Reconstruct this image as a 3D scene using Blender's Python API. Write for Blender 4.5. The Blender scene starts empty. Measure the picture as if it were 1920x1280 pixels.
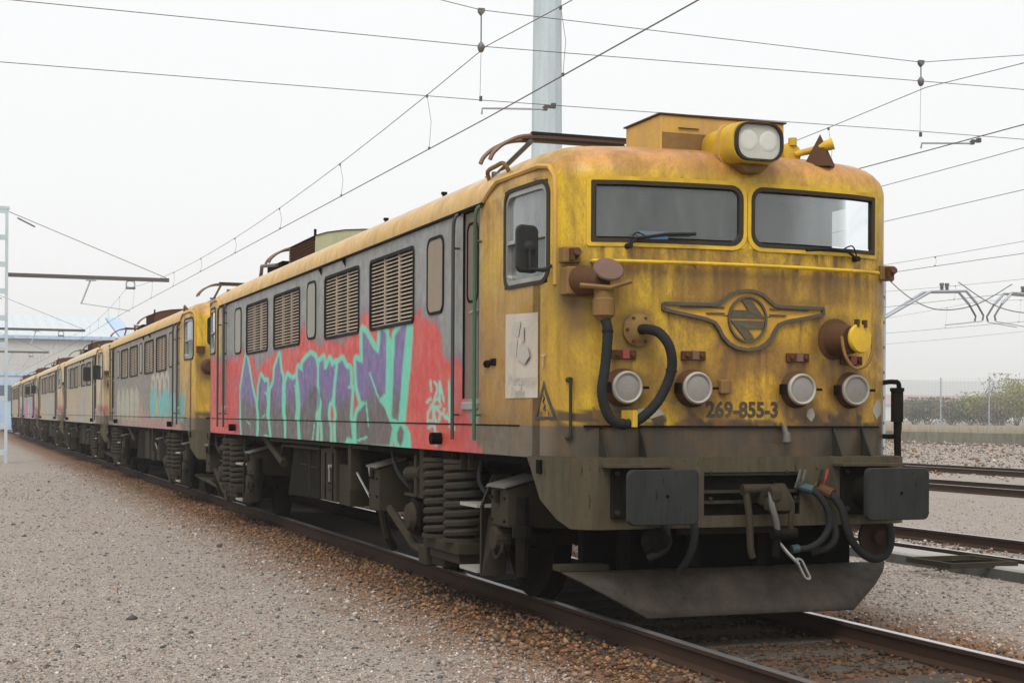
import bpy, math, random
import numpy as np
from mathutils import Vector, Matrix
R = math.radians
random.seed(7); rng = np.random.default_rng(7)
sc = bpy.context.scene
col = sc.collection

# ------------------------------------------------------------------ camera
cd = bpy.data.cameras.new('camera'); cam = bpy.data.objects.new('camera', cd); col.objects.link(cam)
cam.matrix_world = (Matrix.Translation((-5.8138, -9.8847, 1.618)) @ Matrix.Rotation(-0.3539, 4, 'Z')
                    @ Matrix.Rotation(R(90), 4, 'X') @ Matrix.Rotation(0.0053, 4, 'Z'))
cd.sensor_width = 36; cd.lens = 53.54; cd.shift_y = 0.0719; cd.clip_start = 0.1; cd.clip_end = 6000
sc.camera = cam
# ------------------------------------------------------------------ overcast sky
SUN_EL, SUN_AZ = R(52), R(215)
w = bpy.data.worlds.new('World'); sc.world = w; w.use_nodes = True
nt = w.node_tree; nt.nodes.clear()
wo = nt.nodes.new('ShaderNodeOutputWorld'); bg = nt.nodes.new('ShaderNodeBackground')
sky = nt.nodes.new('ShaderNodeTexSky'); sky.sky_type = 'NISHITA'; sky.sun_disc = False
sky.sun_elevation = SUN_EL; sky.sun_rotation = SUN_AZ; sky.dust_density = 4
sca = nt.nodes.new('ShaderNodeVectorMath'); sca.operation = 'SCALE'; sca.inputs[3].default_value = 0.1
mx = nt.nodes.new('ShaderNodeMix'); mx.data_type = 'RGBA'; mx.inputs[0].default_value = 0.93
mx.inputs[7].default_value = (0.985, 0.995, 1.0, 1)      # the cloud layer
nt.links.new(sky.outputs[0], sca.inputs[0]); nt.links.new(sca.outputs[0], mx.inputs[6])
nt.links.new(mx.outputs[2], bg.inputs[0]); bg.inputs[1].default_value = 0.72
nt.links.new(bg.outputs[0], wo.inputs[0])
sd = bpy.data.lights.new('sun', 'SUN'); sd.energy = 1.6; sd.angle = R(35); sd.color = (1, .97, .93)
so = bpy.data.objects.new('sun', sd); col.objects.link(so)
so.rotation_euler = Vector((math.sin(SUN_AZ)*math.cos(SUN_EL), math.cos(SUN_AZ)*math.cos(SUN_EL), math.sin(SUN_EL))).to_track_quat('Z', 'Y').to_euler()
sc.view_settings.view_transform = 'Standard'; sc.view_settings.look = 'None'
sc.view_settings.gamma = 1; sc.view_settings.use_curve_mapping = False
sc.view_settings.exposure = 0.58
sc.cycles.max_bounces = 8; sc.cycles.volume_bounces = 4; sc.cycles.transparent_max_bounces = 16

# ------------------------------------------------------------------ materials
MATS = {}
class NB:
    def __init__(s, name):
        s.m = bpy.data.materials.new(name); s.m.use_nodes = True; s.t = s.m.node_tree; s.t.nodes.clear()
        s.out = s.t.nodes.new('ShaderNodeOutputMaterial'); s.b = s.t.nodes.new('ShaderNodeBsdfPrincipled')
        s.t.links.new(s.b.outputs[0], s.out.inputs[0]); s.co = s.t.nodes.new('ShaderNodeTexCoord').outputs['Object']
        MATS[name] = s.m
    def n(s, ty, **k):
        d = s.t.nodes.new(ty)
        for a, v in k.items(): setattr(d, a, v)
        return d
    def ln(s, a, b): s.t.links.new(a, b)
    def noise(s, scale=5, detail=4, st=(1, 1, 1), rough=.6, dist=0):
        mp = s.n('ShaderNodeMapping'); mp.inputs['Scale'].default_value = st; s.ln(s.co, mp.inputs[0])
        d = s.n('ShaderNodeTexNoise'); d.inputs['Scale'].default_value = scale; d.inputs['Detail'].default_value = detail
        d.inputs['Roughness'].default_value = rough; d.inputs['Distortion'].default_value = dist
        s.ln(mp.outputs[0], d.inputs['Vector']); return d.outputs['Fac']
    def ramp(s, f, a, b, lo=0., hi=1.):
        d = s.n('ShaderNodeMapRange'); d.inputs[1].default_value = a; d.inputs[2].default_value = b
        d.inputs[3].default_value = lo; d.inputs[4].default_value = hi; s.ln(f, d.inputs[0]); return d.outputs[0]
    def math(s, op, a, b):
        d = s.n('ShaderNodeMath', operation=op)
        for i, v in enumerate((a, b)):
            if isinstance(v, (int, float)): d.inputs[i].default_value = v
            else: s.ln(v, d.inputs[i])
        return d.outputs[0]
    def mix(s, f, a, b, mode='MIX'):
        d = s.n('ShaderNodeMix', data_type='RGBA', blend_type=mode)
        for i, v in ((0, f), (6, a), (7, b)):
            if isinstance(v, (int, float)): d.inputs[i].default_value = v
            elif isinstance(v, tuple): d.inputs[i].default_value = (*v, 1)
            else: s.ln(v, d.inputs[i])
        return d.outputs[2]
    def fin(s, c, rough=.6, metal=0., bump=None, bs=.3, bd=.01, spec=.5):
        for i, v in (('Base Color', c), ('Roughness', rough), ('Metallic', metal), ('Specular IOR Level', spec)):
            if isinstance(v, (int, float)): s.b.inputs[i].default_value = v
            elif isinstance(v, tuple): s.b.inputs[i].default_value = (*v, 1)
            else: s.ln(v, s.b.inputs[i])
        if bump is not None:
            d = s.n('ShaderNodeBump'); d.inputs['Strength'].default_value = bs; d.inputs['Distance'].default_value = bd
            s.ln(bump, d.inputs['Height']); s.ln(d.outputs[0], s.b.inputs['Normal'])
        return s.m

def grimy(name, c, dirt=(.05, .04, .03), amt=.5, rough=.6, metal=0., streak=True, sc1=3., bs=.15, spec=.4):
    b = NB(name)
    f1 = b.ramp(b.noise(sc1, 5, (1, 1, .25) if streak else (1, 1, 1)), .42, .75, 0, amt)
    f2 = b.ramp(b.noise(28, 5), .4, .8, 0, amt*.6)
    cc = b.mix(f1, c, dirt); cc = b.mix(f2, cc, tuple(x*.6 for x in c))
    return b.fin(cc, rough, metal, b.noise(45, 4), bs, .01, spec)

# loco body: colours live in the 'paint' attribute, alpha = how grimy
def paint_mat(name, streakc=(.17, .085, .022), rough=.42):
    b = NB(name)
    at = b.n('ShaderNodeAttribute', attribute_name='paint'); c, al = at.outputs['Color'], at.outputs['Alpha']
    st = b.ramp(b.noise(9, 6, (1, 1, .055), .7), .40, .70)          # vertical runs
    st2 = b.ramp(b.noise(30, 4, (1, 1, .04), .7), .45, .72)
    bl = b.ramp(b.noise(2.4, 9, (1, 1, .6), .74, .8), .44, .60)     # broad stains
    fi = b.ramp(b.noise(70, 5, (1, 1, .5), .75), .46, .70)
    g = b.math('MULTIPLY', al, b.math('ADD', b.math('ADD', b.math('MULTIPLY', st, .42), b.math('MULTIPLY', st2, .16)), b.math('MULTIPLY', bl, .62)))
    cc = b.mix(b.math('MINIMUM', g, .9), c, streakc)
    og = b.ramp(b.noise(3.3, 6, (1, 1, .2), .7, .3), .56, .70)       # rust-orange runs
    cc = b.mix(b.math('MULTIPLY', og, b.math('MULTIPLY', al, .55)), cc, b.mix(.45, c, (.33, .12, .03)))
    cc = b.mix(b.math('MULTIPLY', fi, b.math('MULTIPLY', al, .55)), cc, (.075, .052, .03))
    ch = b.math('MAXIMUM', b.ramp(b.noise(11, 9, (1, 1, .7), .82), .655, .67), b.ramp(b.noise(44, 5, (1, 1, .8), .8), .70, .72))   # chipped spots
    cc = b.mix(b.math('MULTIPLY', ch, b.math('MULTIPLY', al, 1.0)), cc, (.04, .03, .022))
    return b.fin(cc, b.ramp(b.noise(8, 5), .3, .8, rough-.12, rough+.28), 0., b.math('ADD', b.noise(2.2, 3), b.math('MULTIPLY', fi, .04)), .22, .02, .4)
paint_mat('paint'); paint_mat('paint_pale', (.20, .15, .09), .5)
grimy('yellow', (.66, .42, .022), (.16, .09, .03), .7)
grimy('yellow_roof', (.56, .33, .07), (.22, .15, .10), .6)
grimy('cowl_green', (.36, .38, .24), (.16, .12, .07), .5)
grimy('rust', (.095, .045, .022), (.06, .035, .022), .7, .85, spec=.15)
grimy('rust_pink', (.15, .088, .064), (.10, .055, .035), .6, .8)
grimy('rust_yellow', (.23, .135, .045), (.10, .05, .025), .8, .8, spec=.2)
grimy('under', (.0085, .0075, .006), (.022, .018, .013), .7, .8, streak=False, spec=.05)
grimy('under_light', (.039, .032, .022), (.045, .038, .028), .6, .75, spec=.05)
grimy('spring', (.034, .031, .025), (.060, .034, .018), .55, .7, streak=False, spec=.08)
grimy('dark', (.004, .0038, .0035), (.01, .009, .008), .5, .85, streak=False, spec=.05)
grimy('rubber', (.016, .017, .017), (.07, .065, .055), .35, .7, streak=False, spec=.05)
grimy('hose', (.021, .022, .022), (.055, .052, .045), .35, .65, streak=False, spec=.05)
grimy('louver', (.42, .345, .265), (.11, .075, .05), .6, .7)
grimy('blanked', (.27, .215, .155), (.16, .12, .085), .5, .6)
grimy('blanked_grey', (.30, .29, .25), (.2, .18, .15), .4, .6)
grimy('door_brown', (.165, .125, .098), (.075, .055, .042), .6, .6)
grimy('steel', (.36, .35, .33), (.12, .09, .06), .5, .4, .6, streak=False)
grimy('step_bright', (.36, .35, .32), (.18, .15, .12), .45, .45, .3, streak=False)
grimy('seal', (.040, .035, .028), (.075, .055, .03), .6, .7, spec=.1)
grimy('lid_grey', (.115, .108, .095), (.07, .06, .05), .6, .6, streak=False)
grimy('sleeper_dark', (.085, .075, .062), (.04, .033, .027), .7, .9, streak=False, spec=.1)  # concrete darkened all over to deepen the shade between the rails
grimy('rim_white', (.38, .36, .31), (.20, .15, .09), .55, .5, streak=False)
grimy('lens', (.25, .235, .215), (.22, .19, .16), .5, .25, streak=False)
grimy('lamp_glass', (.50, .50, .43), (.33, .33, .28), .5, .12, streak=False, bs=.02)
grimy('lamp_mirror', (.57, .57, .51), (.6, .6, .55), .3, .3, streak=False, bs=.02)
grimy('green_rail', (.035, .12, .055), (.05, .045, .035), .6, .55)
grimy('dark_rail', (.04, .045, .042), (.10, .04, .03), .5, .6)
grimy('poster', (.52, .47, .40), (.36, .28, .19), .6, .7)
grimy('print_grey', (.44, .40, .35), (.42, .38, .33), .6, .7)
grimy('print_black', (.045, .04, .032), (.12, .085, .035), .7, .7)
grimy('emblem_yellow', (.52, .29, .03), (.17, .09, .03), .8, .55)
grimy('emblem_grey', (.072, .064, .044), (.17, .11, .05), .5, .55)
grimy('rail_rust', (.048, .027, .019), (.035, .024, .018), .6, .8, streak=False, spec=.1)
grimy('rail_head', (.60, .61, .63), (.20, .17, .15), .35, .28, .85, streak=False)
grimy('concrete', (.36, .345, .315), (.20, .18, .155), .6, .85, streak=False)
grimy('concrete_dark', (.085, .082, .070), (.03, .03, .026), .7, .9)
grimy('concrete_moss', (.21, .20, .155), (.07, .072, .045), .8, .9)
grimy('galv', (.37, .40, .43), (.25, .27, .29), .4, .5, .3)
grimy('galv_pale', (.50, .58, .62), (.32, .35, .36), .5, .55)
grimy('wire', (.10, .095, .092), (.12, .07, .05), .5, .5, .4, streak=False)
grimy('insulator', (.14, .135, .13), (.08, .07, .065), .5, .35, streak=False)
grimy('copper', (.15, .085, .06), (.06, .05, .045), .5, .5, .3, streak=False)
grimy('red_paint', (.30, .05, .04), (.15, .06, .04), .5, .5)
grimy('teal_paint', (.035, .075, .08), (.08, .08, .07), .5, .5)
grimy('blue_paper', (.16, .36, .66), (.2, .35, .6), .2, .6)
grimy('interior', (.13, .14, .135), (.07, .07, .065), .4, .8)
grimy('mirror_black', (.030, .031, .031), (.055, .05, .045), .4, .5, streak=False, spec=.05)
grimy('shed_white', (.52, .57, .60), (.50, .52, .53), .4, .6)
grimy('shed_wall', (.50, .50, .48), (.40, .40, .39), .4, .7)
grimy('shed_blue', (.40, .53, .68), (.10, .22, .40), .4, .6)
grimy('shed_dark', (.10, .13, .17), (.07, .09, .12), .4, .5)
grimy('far_roof', (.30, .17, .17), (.25, .12, .12), .4, .8)
grimy('far_wall', (.62, .60, .58), (.5, .47, .45), .4, .8)
grimy('bark', (.10, .085, .07), (.06, .05, .04), .5, .9)
grimy('hill_green', (.055, .075, .055), (.04, .05, .04), .6, .9, streak=False, sc1=.02)
grimy('leaf_brown', (.20, .17, .125), (.10, .08, .055), .6, .9, streak=False)
grimy('leaf_green', (.115, .135, .075), (.055, .07, .035), .6, .9, streak=False)
grimy('leaf_yellow', (.26, .26, .08), (.16, .15, .05), .6, .9, streak=False)
grimy('dry_grass', (.36, .29, .17), (.22, .17, .10), .6, .9, streak=False)
def worn_metal(name, c, c2, c3, spec=.1):     # flaked paint over dark metal, scrapes, runs
    b = NB(name)
    run = b.ramp(b.noise(12, 6, (1, 1, .10), .7), .42, .70, 0, .75); pat = b.ramp(b.noise(2.6, 7, (1, 1, .7), .7, .5), .42, .66, 0, .8)
    fl = b.ramp(b.noise(26, 7, (1, 1, .28), .8), .60, .63); scr = b.ramp(b.noise(18, 6, (.15, 1, 2.4), .75), .66, .72, 0, .7)
    cc = b.mix(pat, c, c2); cc = b.mix(run, cc, tuple(x*.55 for x in c)); cc = b.mix(b.math('MULTIPLY', fl, .85), cc, tuple(x*.25 for x in c2)); cc = b.mix(scr, cc, c3)
    return b.fin(cc, b.ramp(b.noise(9, 5), .3, .8, .45, .85), 0., b.math('ADD', b.noise(7, 4), b.math('MULTIPLY', fl, .4)), .35, .012, spec)
worn_metal('beam_olive', (.078, .067, .043), (.070, .052, .030), (.15, .125, .075)); worn_metal('plow', (.055, .046, .036), (.030, .024, .019), (.13, .11, .09)); worn_metal('buffer_black', (.031, .033, .031), (.024, .024, .022), (.10, .10, .095)); worn_metal('frame_grey', (.042, .039, .030), (.036, .030, .020), (.10, .085, .05))
def glass_mat(name, dust, tint, amt):
    b = NB(name); t = b.t
    tr = b.n('ShaderNodeBsdfTransparent'); tr.inputs[0].default_value = (*tint, 1)
    di = b.n('ShaderNodeBsdfDiffuse'); di.inputs[0].default_value = (*dust, 1)
    gl = b.n('ShaderNodeBsdfGlossy'); gl.inputs[0].default_value = (.9, .93, .95, 1); gl.inputs['Roughness'].default_value = .06
    m1 = b.n('ShaderNodeMixShader'); b.ln(b.ramp(b.noise(4, 5, (1, 1, .3)), .25, .8, amt-.16, amt+.16), m1.inputs[0])
    b.ln(tr.outputs[0], m1.inputs[1]); b.ln(di.outputs[0], m1.inputs[2])
    fr = b.n('ShaderNodeFresnel'); fr.inputs[0].default_value = 1.5
    m2 = b.n('ShaderNodeMixShader'); b.ln(b.math('MULTIPLY', fr.outputs[0], 1.4), m2.inputs[0]); b.ln(m1.outputs[0], m2.inputs[1]); b.ln(gl.outputs[0], m2.inputs[2])
    b.ln(m2.outputs[0], b.out.inputs[0]); return b.m
glass_mat('windscreen_glass', (.22, .245, .23), (.62, .66, .66), .35)
glass_mat('side_glass', (.33, .35, .35), (.6, .64, .65), .55)
# stones / gravel: colour per stone from the 'paint' attribute
b = NB('stones'); at = b.n('ShaderNodeAttribute', attribute_name='paint')
b.fin(b.mix(b.ramp(b.noise(60, 3), .35, .75, 0, .35), at.outputs['Color'], (.10, .085, .07)), .85, 0, b.noise(120, 3), .3, .005, .3)
b = NB('gravel')
v = b.n('ShaderNodeTexVoronoi'); v.inputs['Scale'].default_value = 42; b.ln(b.co, v.inputs['Vector'])
v2 = b.n('ShaderNodeTexVoronoi'); v2.inputs['Scale'].default_value = 95; b.ln(b.co, v2.inputs['Vector'])
sp = b.n('ShaderNodeSeparateColor'); b.ln(v.outputs['Color'], sp.inputs[0]); sp2 = b.n('ShaderNodeSeparateColor'); b.ln(v2.outputs['Color'], sp2.inputs[0])
c = b.mix(b.ramp(sp.outputs[0], 0, 1), (.20, .168, .142), (.46, .395, .345)); c = b.mix(b.ramp(sp.outputs[1], .86, .9), c, (.11, .105, .105))
c = b.mix(b.ramp(sp2.outputs[0], .5, .9, 0, .6), c, (.45, .405, .355)); c = b.mix(b.ramp(sp2.outputs[1], .8, .9, 0, .8), c, (.16, .14, .125))
c = b.mix(b.ramp(b.noise(.45, 7), .36, .70, 0, .4), c, (.25, .21, .18))
sx = b.n('ShaderNodeSeparateXYZ'); b.ln(b.co, sx.inputs[0])
edge = b.math('ADD', b.math('ABSOLUTE', sx.outputs[0], 0), b.math('MULTIPLY', b.math('SUBTRACT', b.noise(2.2, 5), .5), 1.7))
c = b.mix(b.ramp(edge, 1.8, 2.75, .9, 0), c, b.mix(b.ramp(sp.outputs[2], 0, 1), (.085, .038, .015), (.25, .115, .042)))   # brake rust beside the rails
under_shade = b.math('MULTIPLY', b.ramp(b.math('ABSOLUTE', sx.outputs[0], 0), .9, 1.6, .9, 0), b.ramp(sx.outputs[1], -2.5, 1.0, 0, 1)); c = b.mix(under_shade, c, (.022, .017, .013))   # shade beneath the standing engines, painted into the gravel colour
hh = b.math('ADD', v.outputs['Distance'], b.math('MULTIPLY', v2.outputs['Distance'], .5))
b.fin(c, .9, 0, hh, .9, .012, .25)
b = NB('far_ground'); c = b.mix(b.ramp(b.noise(.05, 6), .35, .7), (.26, .20, .15), (.13, .14, .08)); b.fin(c, .95)

# ------------------------------------------------------------------ mesh helpers
class MB:
    def __init__(s): s.v = []; s.f = []
    def add(s, vs, fs):
        o = len(s.v); s.v += [tuple(map(float, p)) for p in vs]; s.f += [tuple(i+o for i in f) for f in fs]; return s
    def box(s, c, d, rot=None):
        h = [x/2 for x in d]; P = [Vector((sx*h[0], sy*h[1], sz*h[2])) for sx in (-1, 1) for sy in (-1, 1) for sz in (-1, 1)]
        if rot is not None: P = [rot @ p for p in P]
        return s.add([p+Vector(c) for p in P], [(0, 1, 3, 2), (4, 6, 7, 5), (0, 4, 5, 1), (2, 3, 7, 6), (0, 2, 6, 4), (1, 5, 7, 3)])
    def b2(s, x0, x1, y0, y1, z0, z1): return s.box(((x0+x1)/2, (y0+y1)/2, (z0+z1)/2), (abs(x1-x0), abs(y1-y0), abs(z1-z0)))
    def tube(s, pts, r, n=8, cap=True):
        pts = [Vector(p) for p in pts]; N = len(pts); rr = r if isinstance(r, (list, tuple)) else [r]*N
        o = len(s.v); up = None
        for i, p in enumerate(pts):
            t = (pts[min(i+1, N-1)]-pts[max(i-1, 0)]).normalized()
            if up is None: up = Vector((0, 0, 1)) if abs(t.z) < .9 else Vector((1, 0, 0))
            a = t.cross(up)
            if a.length < 1e-4: a = t.cross(Vector((0, 1, 0)))
            a.normalize(); bb = a.cross(t).normalized(); up = bb
            for k in range(n):
                q = 2*math.pi*k/n; s.v.append(tuple(p+a*(rr[i]*math.cos(q))+bb*(rr[i]*math.sin(q))))
        for i in range(N-1):
            for k in range(n): s.f.append((o+i*n+k, o+i*n+(k+1) % n, o+(i+1)*n+(k+1) % n, o+(i+1)*n+k))
        if cap: s.f.append(tuple(o+k for k in range(n))[::-1]); s.f.append(tuple(o+(N-1)*n+k for k in range(n)))
        return s
    def cyl(s, a, b_, r, n=16, r2=None): return s.tube([a, b_], [r, r if r2 is None else r2], n)
    def lathe(s, prof, n=20, M=None):      # prof: (r, h) along local z
        o = len(s.v); M = M or Matrix()
        for r, h in prof:
            for k in range(n): s.v.append(tuple(M @ Vector((r*math.cos(2*math.pi*k/n), r*math.sin(2*math.pi*k/n), h))))
        for i in range(len(prof)-1):
            for k in range(n): s.f.append((o+i*n+k, o+i*n+(k+1) % n, o+(i+1)*n+(k+1) % n, o+(i+1)*n+k))
        s.f.append(tuple(o+k for k in range(n))[::-1]); s.f.append(tuple(o+(len(prof)-1)*n+k for k in range(n))); return s
    def prism(s, poly, fn, t0, t1):        # poly of 2d points, fn(u, v, t) -> 3d
        n = len(poly); o = len(s.v)
        for t in (t0, t1):
            for u, v in poly: s.v.append(tuple(fn(u, v, t)))
        s.f.append(tuple(o+i for i in range(n))[::-1]); s.f.append(tuple(o+n+i for i in range(n)))
        for i in range(n): s.f.append((o+i, o+(i+1) % n, o+n+(i+1) % n, o+n+i))
        return s
    def ring(s, outer, inner, fn, t0, t1):
        assert len(outer) == len(inner); n = len(outer); o = len(s.v)
        for t in (t0, t1):
            for L in (outer, inner):
                for u, v in L: s.v.append(tuple(fn(u, v, t)))
        for i in range(n):
            j = (i+1) % n
            s.f += [(o+i, o+n+i, o+n+j, o+j), (o+2*n+i, o+2*n+j, o+3*n+j, o+3*n+i), (o+i, o+j, o+2*n+j, o+2*n+i), (o+n+i, o+3*n+i, o+3*n+j, o+n+j)]
        return s
    def mesh(s, name, smooth=False):
        me = bpy.data.meshes.new(name); me.from_pydata(s.v, [], s.f); me.update()
        bmfix(me)
        if smooth: me.polygons.foreach_set('use_smooth', [True]*len(me.polygons))
        return me
    def split(s, name, mat, parent=None, **k):      # one object for each loose piece
        par = list(range(len(s.v)))
        def fd(i):
            while par[i] != i: par[i] = par[par[i]]; i = par[i]
            return i
        for f in s.f:
            for i in f[1:]: par[fd(i)] = fd(f[0])
        gr = {}
        for f in s.f: gr.setdefault(fd(f[0]), []).append(f)
        out = []
        for fs in gr.values():
            ids = sorted({i for f in fs for i in f}); mp = {i: j for j, i in enumerate(ids)}
            q = MB(); q.v = [s.v[i] for i in ids]; q.f = [tuple(mp[i] for i in f) for f in fs]; out.append(q.build(name, mat, parent, **k))
        return out
    def build(s, name, mat, parent=None, smooth=False, bevel=0., loc=None):
        return obj(name, s.mesh(name, smooth), mat, parent, bevel, loc, smooth)
import bmesh
def bmfix(me):
    bm = bmesh.new(); bm.from_mesh(me); bmesh.ops.recalc_face_normals(bm, faces=bm.faces); bm.to_mesh(me); bm.free()
def obj(name, me, mat, parent=None, bevel=0., loc=None, smooth=False):
    o = bpy.data.objects.new(name, me); col.objects.link(o)
    if not me.materials: me.materials.append(MATS[mat])
    if parent is not None: o.parent = parent
    if loc is not None: o.location = loc
    if bevel:
        md = o.modifiers.new('bevel', 'BEVEL'); md.width = bevel; md.segments = 2; md.limit_method = 'ANGLE'; md.angle_limit = R(35)
    if smooth:
        try: me.set_sharp_from_angle(angle=R(38))
        except Exception: pass
    return o
def thing(name, label, cat, loc=(0, 0, 0), group=None):
    o = bpy.data.objects.new(name, None); col.objects.link(o); o.location = loc; return tag(o, label, cat, group)
def tag(o, label, cat, group=None):
    o['label'] = label; o['category'] = cat
    if group: o['group'] = group
    return o
def struct(o): o['kind'] = 'structure'; return o
def sub(name, parent):
    o = bpy.data.objects.new(name, None); col.objects.link(o); o.parent = parent; return o
def rrect(u0, u1, v0, v1, r, n=5):
    P = []
    for cu, cv, a in ((u1-r, v1-r, 0), (u0+r, v1-r, 90), (u0+r, v0+r, 180), (u1-r, v0+r, 270)):
        for k in range(n+1): q = R(a+90*k/n); P.append((cu+r*math.cos(q), cv+r*math.sin(q)))
    return P
def bez(P, n=24):       # catmull-rom through points
    P = [Vector(p) for p in P]; out = []
    for i in range(len(P)-1):
        p0, p1, p2, p3 = P[max(i-1, 0)], P[i], P[i+1], P[min(i+2, len(P)-1)]
        m = max(2, n//(len(P)-1))
        for k in range(m):
            t = k/m; out.append(.5*((2*p1)+(p2-p0)*t+(2*p0-5*p1+4*p2-p3)*t*t+(3*p1-p0-3*p2+p3)*t**3))
    out.append(P[-1]); return out
def text_mesh(txt, size, offset=0., extrude=.002):
    cu = bpy.data.curves.new('lettering', 'FONT'); cu.body = txt; cu.size = size; cu.offset = offset; cu.extrude = extrude
    cu.align_x = 'CENTER'; cu.align_y = 'CENTER'; cu.resolution_u = 3
    o = bpy.data.objects.new('lettering', cu); col.objects.link(o)
    me = bpy.data.meshes.new_from_object(o.evaluated_get(bpy.context.evaluated_depsgraph_get()))
    bpy.data.objects.remove(o); bpy.data.curves.remove(cu); return me
# ------------------------------------------------------------------ ground, tracks
G = -0.17
def sheet(name, x0, x1, y0, y1, z, mat, nx=2, ny=2):
    m = MB(); X = np.linspace(x0, x1, nx); Y = np.linspace(y0, y1, ny)
    m.add([(x, y, z) for y in Y for x in X], [(j*nx+i, j*nx+i+1, (j+1)*nx+i+1, (j+1)*nx+i) for j in range(ny-1) for i in range(nx-1)])
    return m.build(name, mat)
struct(sheet('terrain', -3000, 7000, -600, 4500, G-.25, 'far_ground'))
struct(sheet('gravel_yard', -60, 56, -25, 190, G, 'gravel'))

def stones(name, P, S, C, faceted=20):
    """numpy cloud of rough stones: positions, sizes, colours"""
    if faceted == 20:
        t = (1+5**.5)/2; bv = np.array([(-1, t, 0), (1, t, 0), (-1, -t, 0), (1, -t, 0), (0, -1, t), (0, 1, t), (0, -1, -t), (0, 1, -t), (t, 0, -1), (t, 0, 1), (-t, 0, -1), (-t, 0, 1)])/1.9
        bf = np.array([(0, 11, 5), (0, 5, 1), (0, 1, 7), (0, 7, 10), (0, 10, 11), (1, 5, 9), (5, 11, 4), (11, 10, 2), (10, 7, 6), (7, 1, 8), (3, 9, 4), (3, 4, 2), (3, 2, 6), (3, 6, 8), (3, 8, 9), (4, 9, 5), (2, 4, 11), (6, 2, 10), (8, 6, 7), (9, 8, 1)])
    else:
        bv = np.array([(1, 0, 0), (-1, 0, 0), (0, 1, 0), (0, -1, 0), (0, 0, 1), (0, 0, -1)], float)
        bf = np.array([(0, 2, 4), (2, 1, 4), (1, 3, 4), (3, 0, 4), (2, 0, 5), (1, 2, 5), (3, 1, 5), (0, 3, 5)])
    n, k = len(P), len(bv)
    V = bv[None]*(1+rng.uniform(-.33, .33, (n, k, 3)))
    V *= rng.uniform(.6, 1.25, (n, 1, 3))*np.array([1, 1, .72])
    a = rng.uniform(0, 6.28, n); ti = rng.normal(0, .35, n)
    ca, sa, ct, st = np.cos(a)[:, None], np.sin(a)[:, None], np.cos(ti)[:, None], np.sin(ti)[:, None]
    x, y, z = V[..., 0], V[..., 1], V[..., 2]
    y, z = y*ct-z*st, y*st+z*ct; x, y = x*ca-y*sa, x*sa+y*ca
    V = np.stack([x, y, z], -1)*S[:, None, None]+P[:, None, :]
    F = (bf[None]+(np.arange(n)*k)[:, None, None]).reshape(-1, 3)
    me = bpy.data.meshes.new(name); me.vertices.add(n*k); me.vertices.foreach_set('co', V.reshape(-1).astype(np.float32))
    me.loops.add(F.size); me.loops.foreach_set('vertex_index', F.reshape(-1).astype(np.int32))
    me.polygons.add(len(F)); me.polygons.foreach_set('loop_start', np.arange(0, F.size, 3, dtype=np.int32))
    me.update(calc_edges=True)
    at = me.color_attributes.new('paint', 'FLOAT_COLOR', 'POINT')
    CC = np.concatenate([np.repeat(C, k, 0), np.ones((n*k, 1))], 1); at.data.foreach_set('color', CC.reshape(-1).astype(np.float32))
    o = obj(name, me, 'stones'); o['kind'] = 'stuff'; return o
def palette(n, cols, jit=.2):
    c = np.array(cols)[rng.integers(0, len(cols), n)]
    return np.clip(c*rng.uniform(1-jit, 1+jit, (n, 1)), 0, 1)
GREY = [(.36, .30, .255), (.45, .385, .335), (.27, .235, .205), (.19, .175, .16), (.40, .32, .26), (.55, .50, .45), (.10, .098, .098), (.33, .265, .22), (.39, .26, .195), (.48, .40, .35)]
RUSTY = [(.19, .082, .030), (.11, .050, .020), (.24, .112, .040), (.07, .035, .018), (.28, .16, .08), (.14, .070, .032), (.17, .11, .07), (.05, .031, .021)]
# loose gravel on the path left of the train: densest near the camera
n = 95000
d = 9.2+rng.random(n)**1.75*36; lat = rng.uniform(-.46, .30, n)*d
th = .3539; px = -5.8138+np.sin(th)*d+np.cos(th)*lat; py = -9.8847+np.cos(th)*d-np.sin(th)*lat
k = (px < -1.75+rng.normal(0, .18, n)) & (px > -30); px, py, d = px[k], py[k], d[k]
S = rng.lognormal(-4.68, .34, len(px))*(.85+d/55)
Pc = palette(len(px), GREY)*(.80+.35*rng.random((len(px), 1))); kk = rng.random(len(px)) < .0025; Pc[kk] = (.07, .07, .075); S[kk] *= 2.0
o = stones('loose_gravel', np.stack([px, py, np.full(len(px), G)+S*.2], 1), S, Pc, 8); o['label'] = 'pale pinkish grey gravel covering the yard beside the train'
n = 26000; px = rng.uniform(1.75, 5.1, n); py = -7+rng.random(n)**1.4*22
px2 = rng.uniform(6.9, 15, 9000); py2 = rng.uniform(-4, 20, 9000); px = np.r_[px, px2]; py = np.r_[py, py2]
S = rng.lognormal(-4.5, .4, len(px)); o = stones('loose_gravel', np.stack([px, py, np.full(len(px), G)+S*.2], 1), S, palette(len(px), GREY), 8)
o['label'] = 'pale gravel between the locomotive track and the slab track'
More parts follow.
